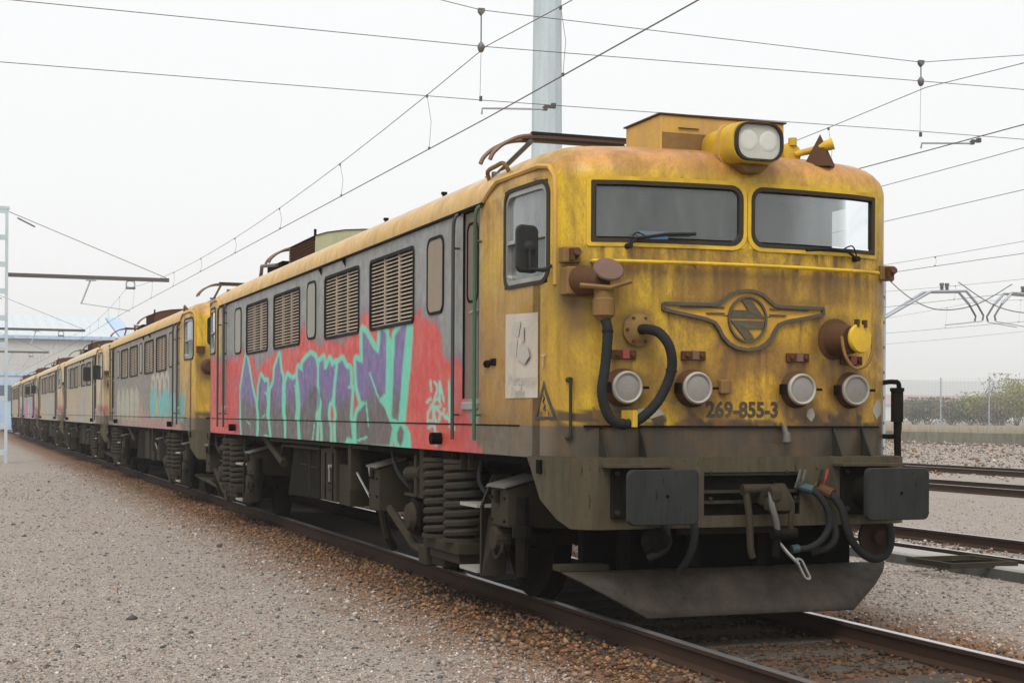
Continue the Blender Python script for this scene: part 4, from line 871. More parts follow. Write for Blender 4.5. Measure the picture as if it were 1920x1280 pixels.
        br = MB().b2(x-.10, x+.10, y-.03, y+.01, zb-.035, zb+.035).cyl((x-.06, y-.03, zb), (x-.06, y-.05, zb), .018, 8).cyl((x+.065, y-.03, zb), (x+.065, y-.05, zb), .018, 8).build('light_bracket', 'rust', loco, bevel=.006)
        MB().b2(x-.02, x+.035, y-.045, y-.028, zb-.03, zb+.036).build('bracket_tab', 'red_paint' if k in (0, 3) else 'rust_pink', br)
    MB().b2(-.245, -.155, yF(.2)-.06, yF(.2), 1.79, 1.90).build('junction_box', 'rust_yellow', loco, bevel=.012)
    # jumper socket and cable, left
    js = sub('jumper_socket', loco); y = yF(1.3)-.0
    MB().b2(-1.46, -1.14, y-.06, y+.1, 2.53, 2.74).build('plate', 'rust_yellow', js, bevel=.01)
    ax = Vector((.42, -.9, -.08)).normalized(); c0 = Vector((-1.33, y-.05, 2.635)); Mj = Matrix.Translation(c0) @ ax.to_track_quat('Z', 'Y').to_matrix().to_4x4()
    MB().lathe([(.115, -.05), (.118, .02), (.105, .12), (.092, .18), (.085, .2)], 22, Mj).build('body', 'rust', js, smooth=True)
    Mc = Matrix.Translation(c0+Vector((.13, -.17, .065))) @ Vector((-.10, -.70, .62)).normalized().to_track_quat('Z', 'Y').to_matrix().to_4x4()
    MB().lathe([(.112, 0), (.118, .012), (.112, .026), (.05, .034), (.01, .034)], 28, Mc).build('cap', 'rust_pink', js, smooth=True)
    MB().tube([c0+Vector((-.1, -.18, -.05)), c0+Vector((.1, -.28, -.07)), c0+Vector((.30, -.2, -.01))], .02, 6).build('lever', 'rust_yellow', js)
    pl = c0+Vector((.09, -.19, -.08))
    MB().lathe([(.075, .02), (.075, -.06), (.085, -.07), (.085, -.19), (.07, -.2), (.045, -.23)], 16, Matrix.Translation(pl)).build('plug', 'rust_yellow', js, smooth=True)
    cb = [(pl.x, pl.y, pl.z-.2), (-1.235, .47, 2.25), (-1.265, .44, 2.0), (-1.295, .43, 1.78), (-1.23, .43, 1.60), (-1.10, .45, 1.555), (-.96, .47, 1.60), (-.82, .45, 1.74), (-.745, .40, 1.95), (-.765, .38, 2.12), (-.83, .42, 2.235), (-.885, .52, 2.27), (-.90, .60, 2.272)]
    pts = bez(cb, 150); jc = MB().tube(pts, [.039 if i % 2 else .0365 for i in range(len(pts))], 12).build('jumper_cable', 'hose', loco, smooth=True)
    for i in (12, 58, 96): MB().tube([pts[i], pts[i+1]], .043, 12).build('cable_tie', 'rubber', jc)
    Mf = Matrix.Translation((-.905, yF(.9)-.0, 2.272)) @ Matrix.Rotation(R(90), 4, 'X')
    MB().lathe([(.125, 0), (.125, .03), (.105, .036), (.09, .05), (.052, .07)], 24, Mf).build('cable_flange', 'rust_yellow', loco, smooth=True)
    m = MB()
    for k in range(6): a = k*1.047; m.cyl((-.905+.10*math.cos(a), yF(.9)-.03, 2.272+.10*math.sin(a)), (-.905+.10*math.cos(a), yF(.9)-.055, 2.272+.10*math.sin(a)), .012, 6)
    m.split('flange_bolt', 'rust', loco)
    MB().b2(-1.06, -1.02, .40, .60, 1.535, 1.66).build('cable_clip', 'yellow', loco)
    # right socket with yellow cover
    js = sub('jumper_socket', loco); x0 = .83; y = yF(x0); Ms = Matrix.Translation((x0, y+.02, 2.235)) @ Vector((.16, -1, -.05)).to_track_quat('Z', 'Y').to_matrix().to_4x4()
    MB().lathe([(.17, -.03), (.17, .025), (.135, .04), (.12, .14), (.108, .22)], 26, Ms).build('body', 'rust', js, smooth=True)
    Mc = Matrix.Translation((x0+.075, y-.245, 2.235)) @ Vector((.22, -1, .06)).to_track_quat('Z', 'Y').to_matrix().to_4x4()
    MB().lathe([(.112, -.02), (.118, .0), (.11, .02), (.04, .026), (.005, .026)], 26, Mc).build('cap', 'yellow', js, smooth=True)
    MB().box((x0+.045, y-.25, 2.355), (.02, .05, .06)).box((x0+.115, y-.25, 2.35), (.02, .05, .06)).split('hinge', 'rust', js)
    MB().tube(bez([(x0-.075, y-.22, 2.25), (x0-.06, y-.25, 2.10), (x0+.02, y-.26, 2.0), (x0+.13, y-.26, 2.03), (x0+.19, y-.25, 2.15), (x0+.185, y-.23, 2.25)], 24), .013, 6).build('bail', 'rust_yellow', js)
    # emblem
    em = sub('emblem', loco); cz = 2.372
    def fe(u, v, t): return (u, yF(u)-t, v)
    half = [(0, .235), (.07, .228), (.14, .205), (.20, .16), (.245, .128), (.30, .118), (.70, .118), (.715, .10), (.715, .055), (.70, .045), (.36, -.02), (.29, -.045), (.255, -.09), (.225, -.145), (.17, -.20), (.10, -.235), (0, -.25)]
    out = [(u, v+cz) for u, v in half]+[(-u, v+cz) for u, v in half[-2:0:-1]]
    def inset(P, d):
        res = []; n = len(P); Pv = [Vector(p) for p in P]
        for i in range(n):
            t = (Pv[(i+1) % n]-Pv[i-1]).normalized(); res.append(tuple(Pv[i]+Vector((t.y, -t.x))*d))
        return res
    dsub = lambda P: [tuple(Vector(P[i]).lerp(Vector(P[(i+1) % len(P)]), t)) for i in range(len(P)) for t in (0, .34, .67)]
    o_ = dsub(out); i_ = inset(o_, .026)
    MB().ring(o_, i_, fe, -.01, .034).build('border', 'emblem_grey', em)
    MB().ring(i_, [(u*.30, cz+(v-cz)*.30) for u, v in i_], fe, -.01, .012).build('field', 'emblem_yellow', em)
    circ = lambda r_, n=40: [(r_*math.cos(2*math.pi*k/n), cz+r_*1.07*math.sin(2*math.pi*k/n)) for k in range(n)]
    MB().ring(circ(.170), circ(.154), fe, .0, .036).build('roundel', 'emblem_grey', em); MB().prism(circ(.158), fe, -.005, .016).build('disc', 'emblem_yellow', em)
    A1 = [(-.150, .010), (-.135, .068), (.005, .070), (-.055, .145), (.018, .160), (.148, .012)]
    for A in (A1, [(-u, -v) for u, v in A1]): MB().prism([(u, v+cz) for u, v in A], fe, .010, .030).build('arrow', 'emblem_grey', em)
    m = MB()
    for s in (-1, 1): m.prism([(s*.20, cz+.078), (s*.56, cz+.078), (s*.56, cz+.086), (s*.20, cz+.092)], fe, 0, .022).prism([(s*.20, cz+.034), (s*.35, cz+.034), (s*.35, cz+.042), (s*.20, cz+.046)], fe, 0, .022)
    m.split('wing_line', 'emblem_grey', em)
    # running number
    me = text_mesh('269-855-3', .165, .0055, .001)
    me.transform(Matrix.Translation((-.025, 0, 1.665)) @ Matrix.Rotation(R(90), 4, 'X') @ Matrix.Scale(.93, 4, (1, 0, 0)))
    for v_ in me.vertices: v_.co.y = yF(v_.co.x)-.0035+v_.co.y
    obj('number', me, 'print_black', loco)
    # white scuffs of flaked paint are thin patches
    for cx, cz2, w_, h_ in ((-.80, 1.645, .13, .045), (.60, 1.64, .045, .055), (1.32, 1.68, .075, .09)):
        P = [(cx+w_*math.cos(a)*random.uniform(.6, 1.1), cz2+h_*math.sin(a)*random.uniform(.6, 1.1)) for a in np.linspace(0, 6.28, 14)[:-1]]
        MB().prism(P, F, -.002, .0035).build('paint_patch', 'rim_white', loco)
    MB().tube([(-1.40, yF(1.40)-.06, 1.89), (-1.40, yF(1.40)-.06, 1.45)], .013, 8).cyl((-1.40, yF(1.40)-.06, 1.89), (-1.40, yF(1.40), 1.89), .02, 8).cyl((-1.40, yF(1.40)-.06, 1.45), (-1.40, yF(1.40), 1.45), .02, 8).build('vertical_rail', 'frame_grey', loco)
    # roof headlamp
    hl = sub('headlamp', loco); o_ = rrect(-.185, .215, 3.585, 3.87, .11, 6)
    cc = (.015, 3.728); tp = lambda k, dz: [(cc[0]+(u-cc[0])*k, cc[1]+dz+(v-cc[1])*k) for u, v in o_]
    m = MB(); n = len(o_); secs = [(.46, 1.0, 0), (.46, 1.09, 0), (.52, 1.12, 0), (.70, 1.16, .005), (.74, 1.10, .005), (1.05, 1.05, .01), (1.3, .85, .02)]
    for y, k, dz in secs: m.v += [(u, y, v) for u, v in tp(k, dz)]
    for a in range(len(secs)-1): m.f += [(a*n+i, a*n+(i+1) % n, (a+1)*n+(i+1) % n, (a+1)*n+i) for i in range(n)]
    m.f.append(tuple((len(secs)-1)*n+i for i in range(n))); m.build('housing', 'yellow', hl, smooth=True)
    fl = lambda u, v, t: (u, t, v)
    MB().ring(tp(1.03, 0), tp(.93, 0), fl, .425, .47).build('rim', 'frame_grey', hl)
    MB().prism(tp(.95, 0), fl, .450, .456).build('glass', 'lamp_glass', hl)
    for s in (-1, 1):
        MB().lathe([(.083, .0), (.08, .002), (.05, .003), (.02, .003)], 24, Matrix.Translation((.015+s*.088, .451, 3.735)) @ Matrix.Rotation(R(90), 4, 'X')).build('reflector', 'lamp_mirror', hl, smooth=True)
    MB().prism([(-.13, 3.57), (.16, 3.57), (.08, 3.50), (-.05, 3.50)], fl, .52, .75).build('chin', 'rust_yellow', hl, bevel=.02)
    MB().ring(tp(1.22, .005), tp(1.1, .005), fl, .66, .70).build('collar', 'yellow_roof', hl)
    # roof equipment
    rb = sub('roof_box', loco)
    MB().b2(-.555, .56, 1.0, 1.66, 3.70, 4.0).build('casing', 'yellow_roof', rb, bevel=.012); MB().b2(-.57, .575, .985, 1.675, 4.0, 4.012).build('lid', 'rust', rb)
    MB().b2(-.54, .55, .985, 1.0, 3.72, 3.86).build('lower_band', 'rust_yellow', rb); MB().b2(-.40, -.22, .985, .998, 3.90, 3.905).build('slot', 'rust', rb)
    ho = sub('horn', loco); Mh = Matrix.Translation((.58, .95, 3.745)) @ Matrix.Rotation(R(90), 4, 'X')
    MB().lathe([(.05, -.05), (.085, -.03), (.095, .01), (.08, .05), (.05, .06)], 18, Mh).cyl((.58, .9, 3.81), (.58, .9, 3.87), .035, 10).build('body', 'yellow', ho, smooth=True)
    MB().tube([(.60, .9, 3.74), (.74, .82, 3.775), (.86, .74, 3.82)], [.025, .03, .05], 12).build('trumpet', 'yellow', ho, smooth=True); MB().cyl((.44, .95, 3.73), (.55, .95, 3.745), .022, 8).build('pipe', 'under', ho)
    MB().add([(.62, .80, 3.63), (.79, .68, 3.63), (.93, .80, 3.63), (.775, .80, 3.90), (.775, .88, 3.63)], [(0, 1, 3), (1, 2, 3), (2, 4, 3), (4, 0, 3), (0, 4, 2, 1)]).build('deflector', 'rust', loco)
    MB().tube(bez([(-1.47, 1.95, 3.62), (-1.52, 1.97, 3.70), (-1.50, 2.2, 3.715), (-1.50, 2.42, 3.70), (-1.47, 2.46, 3.63)], 16), .019, 8).build('roof_grab_handle', 'rust_yellow', loco)
    MB().tube([(-1.12, 2.6, 3.80), (-1.12, 9.0, 3.80)], .018, 6).build('roof_conduit', 'yellow_roof', loco)
    for yy in (4.9, 7.1): MB().cyl((-1.1, yy, 3.78), (-1.1, yy, 3.87), .02, 8).box((-1.1, yy, 3.87), (.05, .05, .025)).build('roof_bolt', 'under', loco)
    # mirror
    mi = sub('mirror', loco)
    MB().prism(rrect(-1.835, -1.64, 2.69, 3.05, .05), lambda u, v, t: (u, .85+t+(u+1.73)*.3, v), -.035, .035).build('shell', 'mirror_black', mi, bevel=.018)
    MB().tube([(-1.50, .96, 2.76), (-1.60, .84, 2.715), (-1.73, .80, 2.715), (-1.735, .80, 2.86)], .017, 8).build('arm', 'mirror_black', mi); MB().lathe([(.055, 0), (.05, .03), (.02, .05)], 14, Matrix.Translation((-1.735, .83, 2.88)) @ Matrix.Rotation(R(95), 4, 'X')).build('pivot', 'mirror_black', mi)
    # poster, warning triangle
    sf = SIDEF(-1)
    ps = sub('poster', loco)
    MB().prism([(1.16, 1.755), (1.27, 1.755), (1.4, 1.755), (1.6, 1.755), (1.80, 1.755), (1.80, 2.44), (1.6, 2.43), (1.4, 2.425), (1.27, 2.42), (1.16, 2.42)], lambda u, v, t: (-float(np.interp(u, PLAN[:, 1], PLAN[:, 0]))-t, u, v), .002, .006).build('sheet', 'poster', ps)
    for P in ([(1.45, 2.36), (1.62, 2.37), (1.66, 2.27), (1.50, 2.24)], [(1.52, 2.22), (1.72, 2.21), (1.70, 2.10), (1.55, 2.08)], [(1.30, 2.15), (1.48, 2.18), (1.52, 2.06), (1.36, 2.02), (1.25, 2.08)], [(1.38, 2.32), (1.46, 2.30), (1.44, 2.2), (1.38, 2.2)]):
        MB().prism(P, sf, .006, .0075).build('printed_block', 'print_grey', ps)
    for tx, y, z, s_ in (('Mercancías', 1.45, 1.90, .125), ('Renfe', 1.52, 1.80, .125)):
        me = text_mesh(tx, s_, 0, .0005); me.transform(Matrix.Translation((-W-.0075, y, z)) @ Matrix(((0, 0, -1, 0), (-1, 0, 0, 0), (0, 1, 0, 0), (0, 0, 0, 1))))
        obj('lettering', me, 'print_grey', ps)
    ws = sub('warning_sign', loco)
    def xt(y): return float(np.interp(y, PLAN[:, 1], PLAN[:, 0]))
    cf = lambda u, v, t: (-xt(u)-t, u, v)
    tri = [(1.205, 1.585), (1.06, 1.89), (.905, 1.585)]; ti = [(1.165, 1.608), (1.06, 1.835), (.945, 1.608)]
    ds = lambda P: [tuple(Vector(P[i]).lerp(Vector(P[(i+1) % 3]), t)) for i in range(3) for t in (0, .25, .5, .75)]
    MB().ring(ds(tri), ds(ti), cf, .004, .007).build('border', 'print_black', ws)
    m = MB()
    for L in ([(1.08, 1.785), (1.05, 1.75), (1.07, 1.72), (1.035, 1.69), (1.06, 1.665), (1.025, 1.66)],):
        m.tube([cf(u, v, .006) for u, v in L], .006, 5)
    m.split('figure', 'print_black', ws)
    for tx, y in (('135t', 1.105), ('150t', .995)):
        me = text_mesh(tx, .05, 0, .0005); me.transform(Matrix.Translation((-xt(y)-.008, y, 1.63)) @ Matrix.Rotation(R(-14 if y < 1.05 else -9), 4, 'Z') @ Matrix(((0, 0, -1, 0), (-1, 0, 0, 0), (0, 1, 0, 0), (0, 0, 0, 1))))
        obj('lettering', me, 'print_black', ws)
    me = text_mesh('T', .15, 0, .0005); me.transform(Matrix.Translation((-xt(1.06)-.012, 1.06, 2.03)) @ Matrix(((0, 0, -1, 0), (-1, 0, 0, 0), (0, 1, 0, 0), (0, 0, 0, 1)))); obj('letter', me, 'print_grey', loco)
    for y, z in ((2.10, 2.06), (2.25, 2.05)): MB().b2(-W-.02, -W, y-.06, y+.05, z-.03, z+.03).cyl((-W-.02, y, z), (-W-.04, y, z), .02, 8).build('door_catch', 'under', loco, bevel=.008)
    # coupling gear
    ch = sub('draw_hook', loco)
    MB().prism([(.60, .97), (.60, 1.06), (.32, 1.08), (.22, 1.10), (.17, 1.06), (.17, .98), (.22, .96), (.24, 1.02), (.30, 1.0), (.34, .93)], lambda u, v, t: (t, u, v), .0, .075).build('hook', 'under_light', ch, bevel=.02)
    MB().cyl((-.14, .40, 1.06), (.20, .40, 1.06), .042, 14).build('pin', 'spring', ch, smooth=True)
    MB().tube(bez([(-.11, .40, 1.06), (-.11, .34, .85), (-.11, .32, .62), (-.09, .32, .55)], 14), .028, 8).build('shackle', 'under_light', ch, smooth=True)
    for x in (.045, .165): MB().tube(bez([(x-.02, .25, 1.06), (x-.04 if x < .1 else x+.01, .20, .95), (x, .20, .82), (x+.02, .22, .72)], 14), .024, 8).build('link', 'lid_grey' if x < .1 else 'under_light', ch, smooth=True)
    MB().cyl((.02, .22, .735), (.22, .22, .735), .045, 14).cyl((.06, .22, .70), (.06, .24, .56), .03, 10).build('trunnion', 'under', ch, smooth=True); MB().lathe([(.06, 0), (.11, .03), (.12, .09), (.07, .19), (.045, .23)], 16, Matrix.Translation((.11, .28, .88))).build('hook_nose', 'under_light', ch, smooth=True)
    MB().tube([(.10, .25, .66), (.16, .22, .58), (.24, .2, .50)], .014, 6).ring(rrect(.20, .26, .36, .53, .03), rrect(.215, .245, .375, .515, .015), lambda u, v, t: (u+(0.53-v)*.55, .2+t, v+.02), -.01, .01).build('screw_handle', 'steel', ch)
    def hose(pts, r=.027, mat='hose', name='brake_hose'): return MB().tube(bez(pts, 32), r, 10).build(name, mat, loco, smooth=True)
    h = hose([(.42, .48, 1.075), (.47, .38, 1.05), (.555, .33, .93), (.585, .32, .80), (.53, .33, .68), (.42, .34, .61), (.30, .36, .60)]); MB().cyl((.40, .49, 1.08), (.475, .375, 1.05), .036, 10).build('coupling_nut', 'teal_paint', h); MB().cyl((.33, .355, .605), (.27, .36, .598), .033, 10).build('end_fitting', 'teal_paint', h)
    h = hose([(.58, .48, 1.06), (.63, .38, 1.02), (.70, .33, .90), (.735, .32, .76), (.80, .33, .64), (.92, .36, .54), (1.05, .38, .50), (1.18, .42, .55), (1.25, .48, .68), (1.26, .55, .82)], .032); MB().cyl((.56, .5, 1.075), (.64, .37, 1.015), .045, 12).build('coupling_nut', 'rust', h)
    hose([(.64, .45, .92), (.655, .38, .80), (.66, .36, .68), (.60, .38, .60), (.48, .42, .56)], .028)
    hose([(-.62, .45, 1.0), (-.57, .38, .85), (-.565, .36, .7), (-.60, .38, .56), (-.64, .45, .45)], .030); hose([(-.80, .45, .85), (-.77, .40, .74), (-.78, .42, .62), (-.88, .5, .55)], .028)
    for x, mt in ((.355, 'lid_grey'), (.40, 'lid_grey'), (.55, 'under_light'), (.60, 'red_paint'), (-.635, 'teal_paint')): MB().tube([(x, .45, 1.07), (x+.005, .42, 1.13), (x+(.02 if x > 0 else .03), .41, 1.21)], .012, 6).build('cock_handle', mt, loco)
    MB().lathe([(.15, 0), (.15, .03), (.06, .04), (.055, .1), (.0, .1)], 24, Matrix.Translation((1.17, .60, .66)) @ Matrix.Rotation(R(90), 4, 'X')).build('roller_disc', 'rail_rust', loco)
    MB().lathe([(.12, 0), (.10, .1), (.05, .18), (.02, .2)], 10, Matrix.Translation((-.80, .55, .66)) @ Matrix.Rotation(R(75), 4, 'X')).build('brake_valve', 'under', loco)
    MB().tube(bez([(1.45, .95, 1.90), (1.53, .86, 1.91), (1.575, .85, 1.86), (1.575, .85, 1.50), (1.53, .86, 1.46), (1.46, .95, 1.46)], 26), .02, 8).build('corner_handrail', 'under', loco, smooth=True)
    MB().cyl((1.52, .80, 1.58), (1.52, .80, 1.83), .05, 14).cyl((1.52, .80, 1.83), (1.52, .80, 1.86), .058, 14).cyl((1.52, .80, 1.58), (1.52, .78, 1.15), .03, 10).build('corner_damper', 'under', loco, smooth=True)
    MB().cyl((.33, .58, 1.54), (.33, .55, 1.47), .022, 8).lathe([(.02, 0), (.035, .02), (.03, .08), (.02, .1)], 10, Matrix.Translation((.33, .54, 1.40))).build('whistle_valve', 'lid_grey', loco, smooth=True)
def rr_dense(u0, u1, v0, v1, rad):
    P = rrect(u0, u1, v0, v1, rad, 5); Q = []
    for i in range(len(P)):
        a, b_ = Vector(P[i]), Vector(P[(i+1) % len(P)]); k = {5: 14, 11: 6, 17: 14, 23: 6}.get(i, 1); Q += [tuple(a.lerp(b_, t/k)) for t in range(k)]
    return Q
def plain_front(loco, mat, mirror, e=0):
    q = (lambda y: LEN-y) if e else (lambda y: y)
    for s in (-1, 1):
        a, b_ = sorted((s*WX[0], s*WX[1])); fq = lambda u, v, t: (u, q(yF(u)-t), v)
        wsn = sub('windscreen', loco)
        MB().ring(rr_dense(a-.02, b_+.02, WZ[0]-.02, WZ[1]+.02, .06), rr_dense(a+.06, b_-.06, WZ[0]+.06, WZ[1]-.06, .06), fq, -.04, .02).build('rubber_seal', 'rubber', wsn)
        us = np.linspace(a+.05, b_-.05, 10); MB().add([(u, q(yF(u)+.01), z) for u in us for z in (WZ[0]+.05, WZ[1]-.05)], [(2*i, 2*i+1, 2*i+3, 2*i+2) for i in range(9)]).build('pane', 'windscreen_glass', wsn)
        y = yF(1.4); MB().b2(s*1.40-.07, s*1.40+.07, q(y-.09), q(y+.02), 2.76, 2.88).build('lamp_iron', 'rust', loco)
        js = MB().lathe([(.15, -.02), (.15, .05), (.12, .2), (.1, .22)], 16, Matrix.Translation((s*1.25, q(yF(1.25)), 2.5)) @ Matrix.Rotation(R(-90 if e else 90), 4, 'X')).build('jumper_socket', 'rust', loco)
    MB().b2(-1.46, 1.46, q(2.40), q(2.44), 1.6, 3.7).build('bulkhead', 'interior', loco); MB().b2(-1.2, 1.2, q(.9), q(1.25), 2.0, 2.86).build('desk', 'interior', loco)
    if mirror:
        for zz in (0, 1): MB().prism(rrect(-1.80, -1.58, 2.62, 3.04, .05), lambda u, v, t: (u-.30*zz, .80+t-.2*zz, v-.06*zz), -.05, .05).build('mirror', 'mirror_black', loco)
# ------------------------------------------------------------------ the row of locomotives
LOCOS = [('leading yellow locomotive with red and purple graffiti on its grey side', paint_one, 'paint', .036, .02, 'cowl_green'),
         ('second locomotive of the row, yellow cab, grey side with faded turquoise graffiti', paint_two, 'paint', .12, .06, 'rust'),
         ('cream locomotive third in the row, with dark mirrors on its cab', lambda x, y, z: paint_pale(x, y, z, 1), 'paint_pale', .3, .15, 'rust'),
         ('cream and grey locomotive fourth in the row, faint graffiti', lambda x, y, z: paint_pale(x, y, z, 2), 'paint_pale', .4, .2, 'rust'),
         ('cream locomotive fifth in the row, pink and light blue graffiti along its side', lambda x, y, z: paint_pale(x, y, z, 3, True), 'paint_pale', .4, .2, 'rust'),
         ('farthest locomotive of the row, near the blue shed', lambda x, y, z: paint_pale(x, y, z, 4), 'paint_pale', .4, .2, 'rust')]
for k, (lab, pf, mt, st, zst, cm) in enumerate(LOCOS):
    lo = thing('locomotive', lab, 'locomotive', (0, k*LEN, 0), 'electric locomotives coupled in a row')
    shell(lo, pf, mt, st, zst)
    side_fittings(lo, k == 0)
    bogie(lo, 0, k < 2, (-1, 1) if k == 0 else (-1,)); bogie(lo, 11.3, k < 2)
    for e in (0, 1): headstock(lo, e)
    if k == 0: front_details(lo)
    else: plain_front(lo, mt, k in (2, 4))
    plain_front(lo, mt, False, 1)
    pantograph(lo, 4.0, False); pantograph(lo, LEN-3.4, True)
    roof_cowl(lo, 11.5, 13.3, cm)
    MB().b2(-1.0, -.94, 13.4, 14.6, 3.83, 3.98).b2(-1.0, .9, 13.4, 13.46, 3.83, 3.98).b2(-1.0, .9, 14.54, 14.6, 3.83, 3.95).split('roof_rack', 'dark', lo)
    MB().tube([(-1.05, 13.6, 3.93), (-1.05, 14.8, 4.02), (-1.0, 15.1, 3.95), (-1.0, 15.2, 3.84)], .03, 6).build('roof_pipe', 'wire', lo)
    if k: MB().tube(bez([(-1.47, 1.95, 3.62), (-1.52, 1.97, 3.70), (-1.50, 2.2, 3.715), (-1.47, 2.46, 3.63)], 12), .02, 6).build('roof_grab_handle', 'rust_yellow', lo)

# ------------------------------------------------------------------ overhead line
def wire(m, pts, r, n=5): return m.tube(pts, r, n, True)
def sagline(a, b_, sag, n=14):
    a, b_ = Vector(a), Vector(b_); return [a.lerp(b_, t)-Vector((0, 0, 4*sag*t*(1-t))) for t in np.linspace(0, 1, n)]
def catenary(x, ys, label, zc=5.25, zm=6.10, drop=.52, stag=.2, near=-30):
    c_ = thing('overhead_line', label, 'wire', (x, 0, 0)); sg = [stag if i % 2 else -stag for i in range(len(ys))]
    mc, mm = MB(), MB(); wire(mc, [(s_, y, zc) for s_, y in zip(sg, ys)], .0075)
    d = MB()
    for i in range(len(ys)-1):
        L = sagline((sg[i]*.6, ys[i], zm), (sg[i+1]*.6, ys[i+1], zm), drop, 18); wire(mm, L, .0055)
        n = 8
        for q in range(n):
            t = (q+.5)/n; y = ys[i]+(ys[i+1]-ys[i])*t; xx = sg[i]+(sg[i+1]-sg[i])*t; z = zm-4*drop*t*(1-t)
            d.tube([(xx*.6, y, z), (xx*.9+.03, y, (z+zc)/2), (xx, y+.03, zc)], .0032, 4); d.box((xx, y+.03, zc+.01), (.02, .04, .035)); d.box((xx*.6, y, z-.015), (.02, .035, .04))
    mc.build('contact_wire', 'wire', c_); mm.build('messenger_wire', 'wire', c_); d.build('dropper', 'wire', c_)['kind'] = 'stuff'
    return c_
catenary(.22, [-31, 7.6, 46.5, 83, 118, 152], 'catenary wires running above the row of locomotives', stag=.12)
catenary(6.55, [-31, 7.6, 46.5, 83, 118, 152], 'catenary wires above the slab track at right', stag=.12)
catenary(17.6, [-31, 6, 44, 82, 120, 158], 'catenary wires above the nearer of the two brown tracks', zc=5.45, zm=6.2)
catenary(25.3, [-31, 6, 44, 82, 120, 158], 'catenary wires above the farther of the two brown tracks', zc=5.5, zm=6.4)
catenary(34, [-31, 4, 42, 80, 118], 'catenary wires held by the bent cantilevers near the wall', zc=5.4, zm=6.4)
for x, z, lab in ((12.2, 6.55, 'single feeder wire, uppermost of those right of the cab'), (13.4, 6.10, 'single feeder wire below the uppermost one right of the cab'), (44, 6.0, 'thin far feeder wire above the wire fence')):
    m = MB()
    for a, b_ in ((-31, 8), (8, 47), (47, 86), (86, 125)): wire(m, sagline((x, a, z), (x, b_, z), .25), .007)
    tag(m.build('feeder_wire', 'wire'), lab, 'wire')
# head-span across the tracks at y = 7.6
hs = thing('head_span', 'cross-span wires with insulators hung over the tracks', 'wire', (0, 7.6, 0))
up = [(-9, 0, 8.2), (-.35, 0, 6.61), (.22, 0, 6.53), (6.54, 0, 6.435), (8.24, 0, 6.68), (13, 0, 7.4)]
MB().tube(up, .005, 5).build('upper_span_wire', 'wire', hs)
MB().tube([(-11, 0, 6.14), (.22, 0, 6.09), (6.54, 0, 6.18), (13, 0, 6.25)], .005, 5).build('middle_span_wire', 'wire', hs)
MB().tube([(-11, 0, 5.42), (.22, 0, 5.437), (6.52, 0, 5.498), (13, 0, 5.52)], .0045, 5).build('lower_span_wire', 'wire', hs)
for x, zu, zm_ in ((.22, 6.525, 6.085), (6.54, 6.435, 6.18)):
    MB().cyl((x, 0, zu), (x, 0, zm_), .008, 6).build('suspension_rod', 'wire', hs)
    MB().prism([(-.042, .025), (.042, .025), (.038, -.022), (0, -.065), (-.038, -.022)], lambda u, v, t: (x+u, t, zu+v), -.03, .03).build('span_clamp', 'insulator', hs, bevel=.006)
    MB().lathe([(.015, -.07), (.034, -.05), (.045, -.015), (.045, .015), (.025, .04), (.012, .06)], 14, Matrix.Translation((x, 0, zm_))).build('insulator', 'insulator', hs, smooth=True)
    MB().tube([(x, 0, zm_-.08), (x-.01, 0, 5.47)], .003, 4).build('dropper', 'wire', hs); MB().box((x, 0, 5.455), (.03, .03, .06)).build('dropper_clip', 'wire', hs)
    MB().tube([(x+.02, .02, 5.27), (x+.02, .0, 5.34), (x+.25, 0, 5.355), (x+.84, 0, 5.39)], .014, 6).build('registration_arm', 'galv', hs)
    MB().box((x+.90, 0, 5.425), (.13, .04, .035)).box((x+.84, 0, 5.40), (.05, .05, .05)).box((x+.95, 0, 5.44), (.05, .05, .06)).build('arm_clamp', 'wire', hs)
# tall pale post behind the leading locomotive
p = thing('tall_post', 'tall pale blue-grey steel post rising behind the leading locomotive', 'post', (2.82, 12.0, G))
MB().lathe([(.27, 0), (.262, 3), (.235, 6.1), (.205, 9.5), (.18, 14)], 12, Matrix.Rotation(R(12), 4, 'Z')).build('shaft', 'galv_pale', p); MB().lathe([(.42, 0), (.42, .04), (.3, .05)], 12).build('base_plate', 'galv', p)
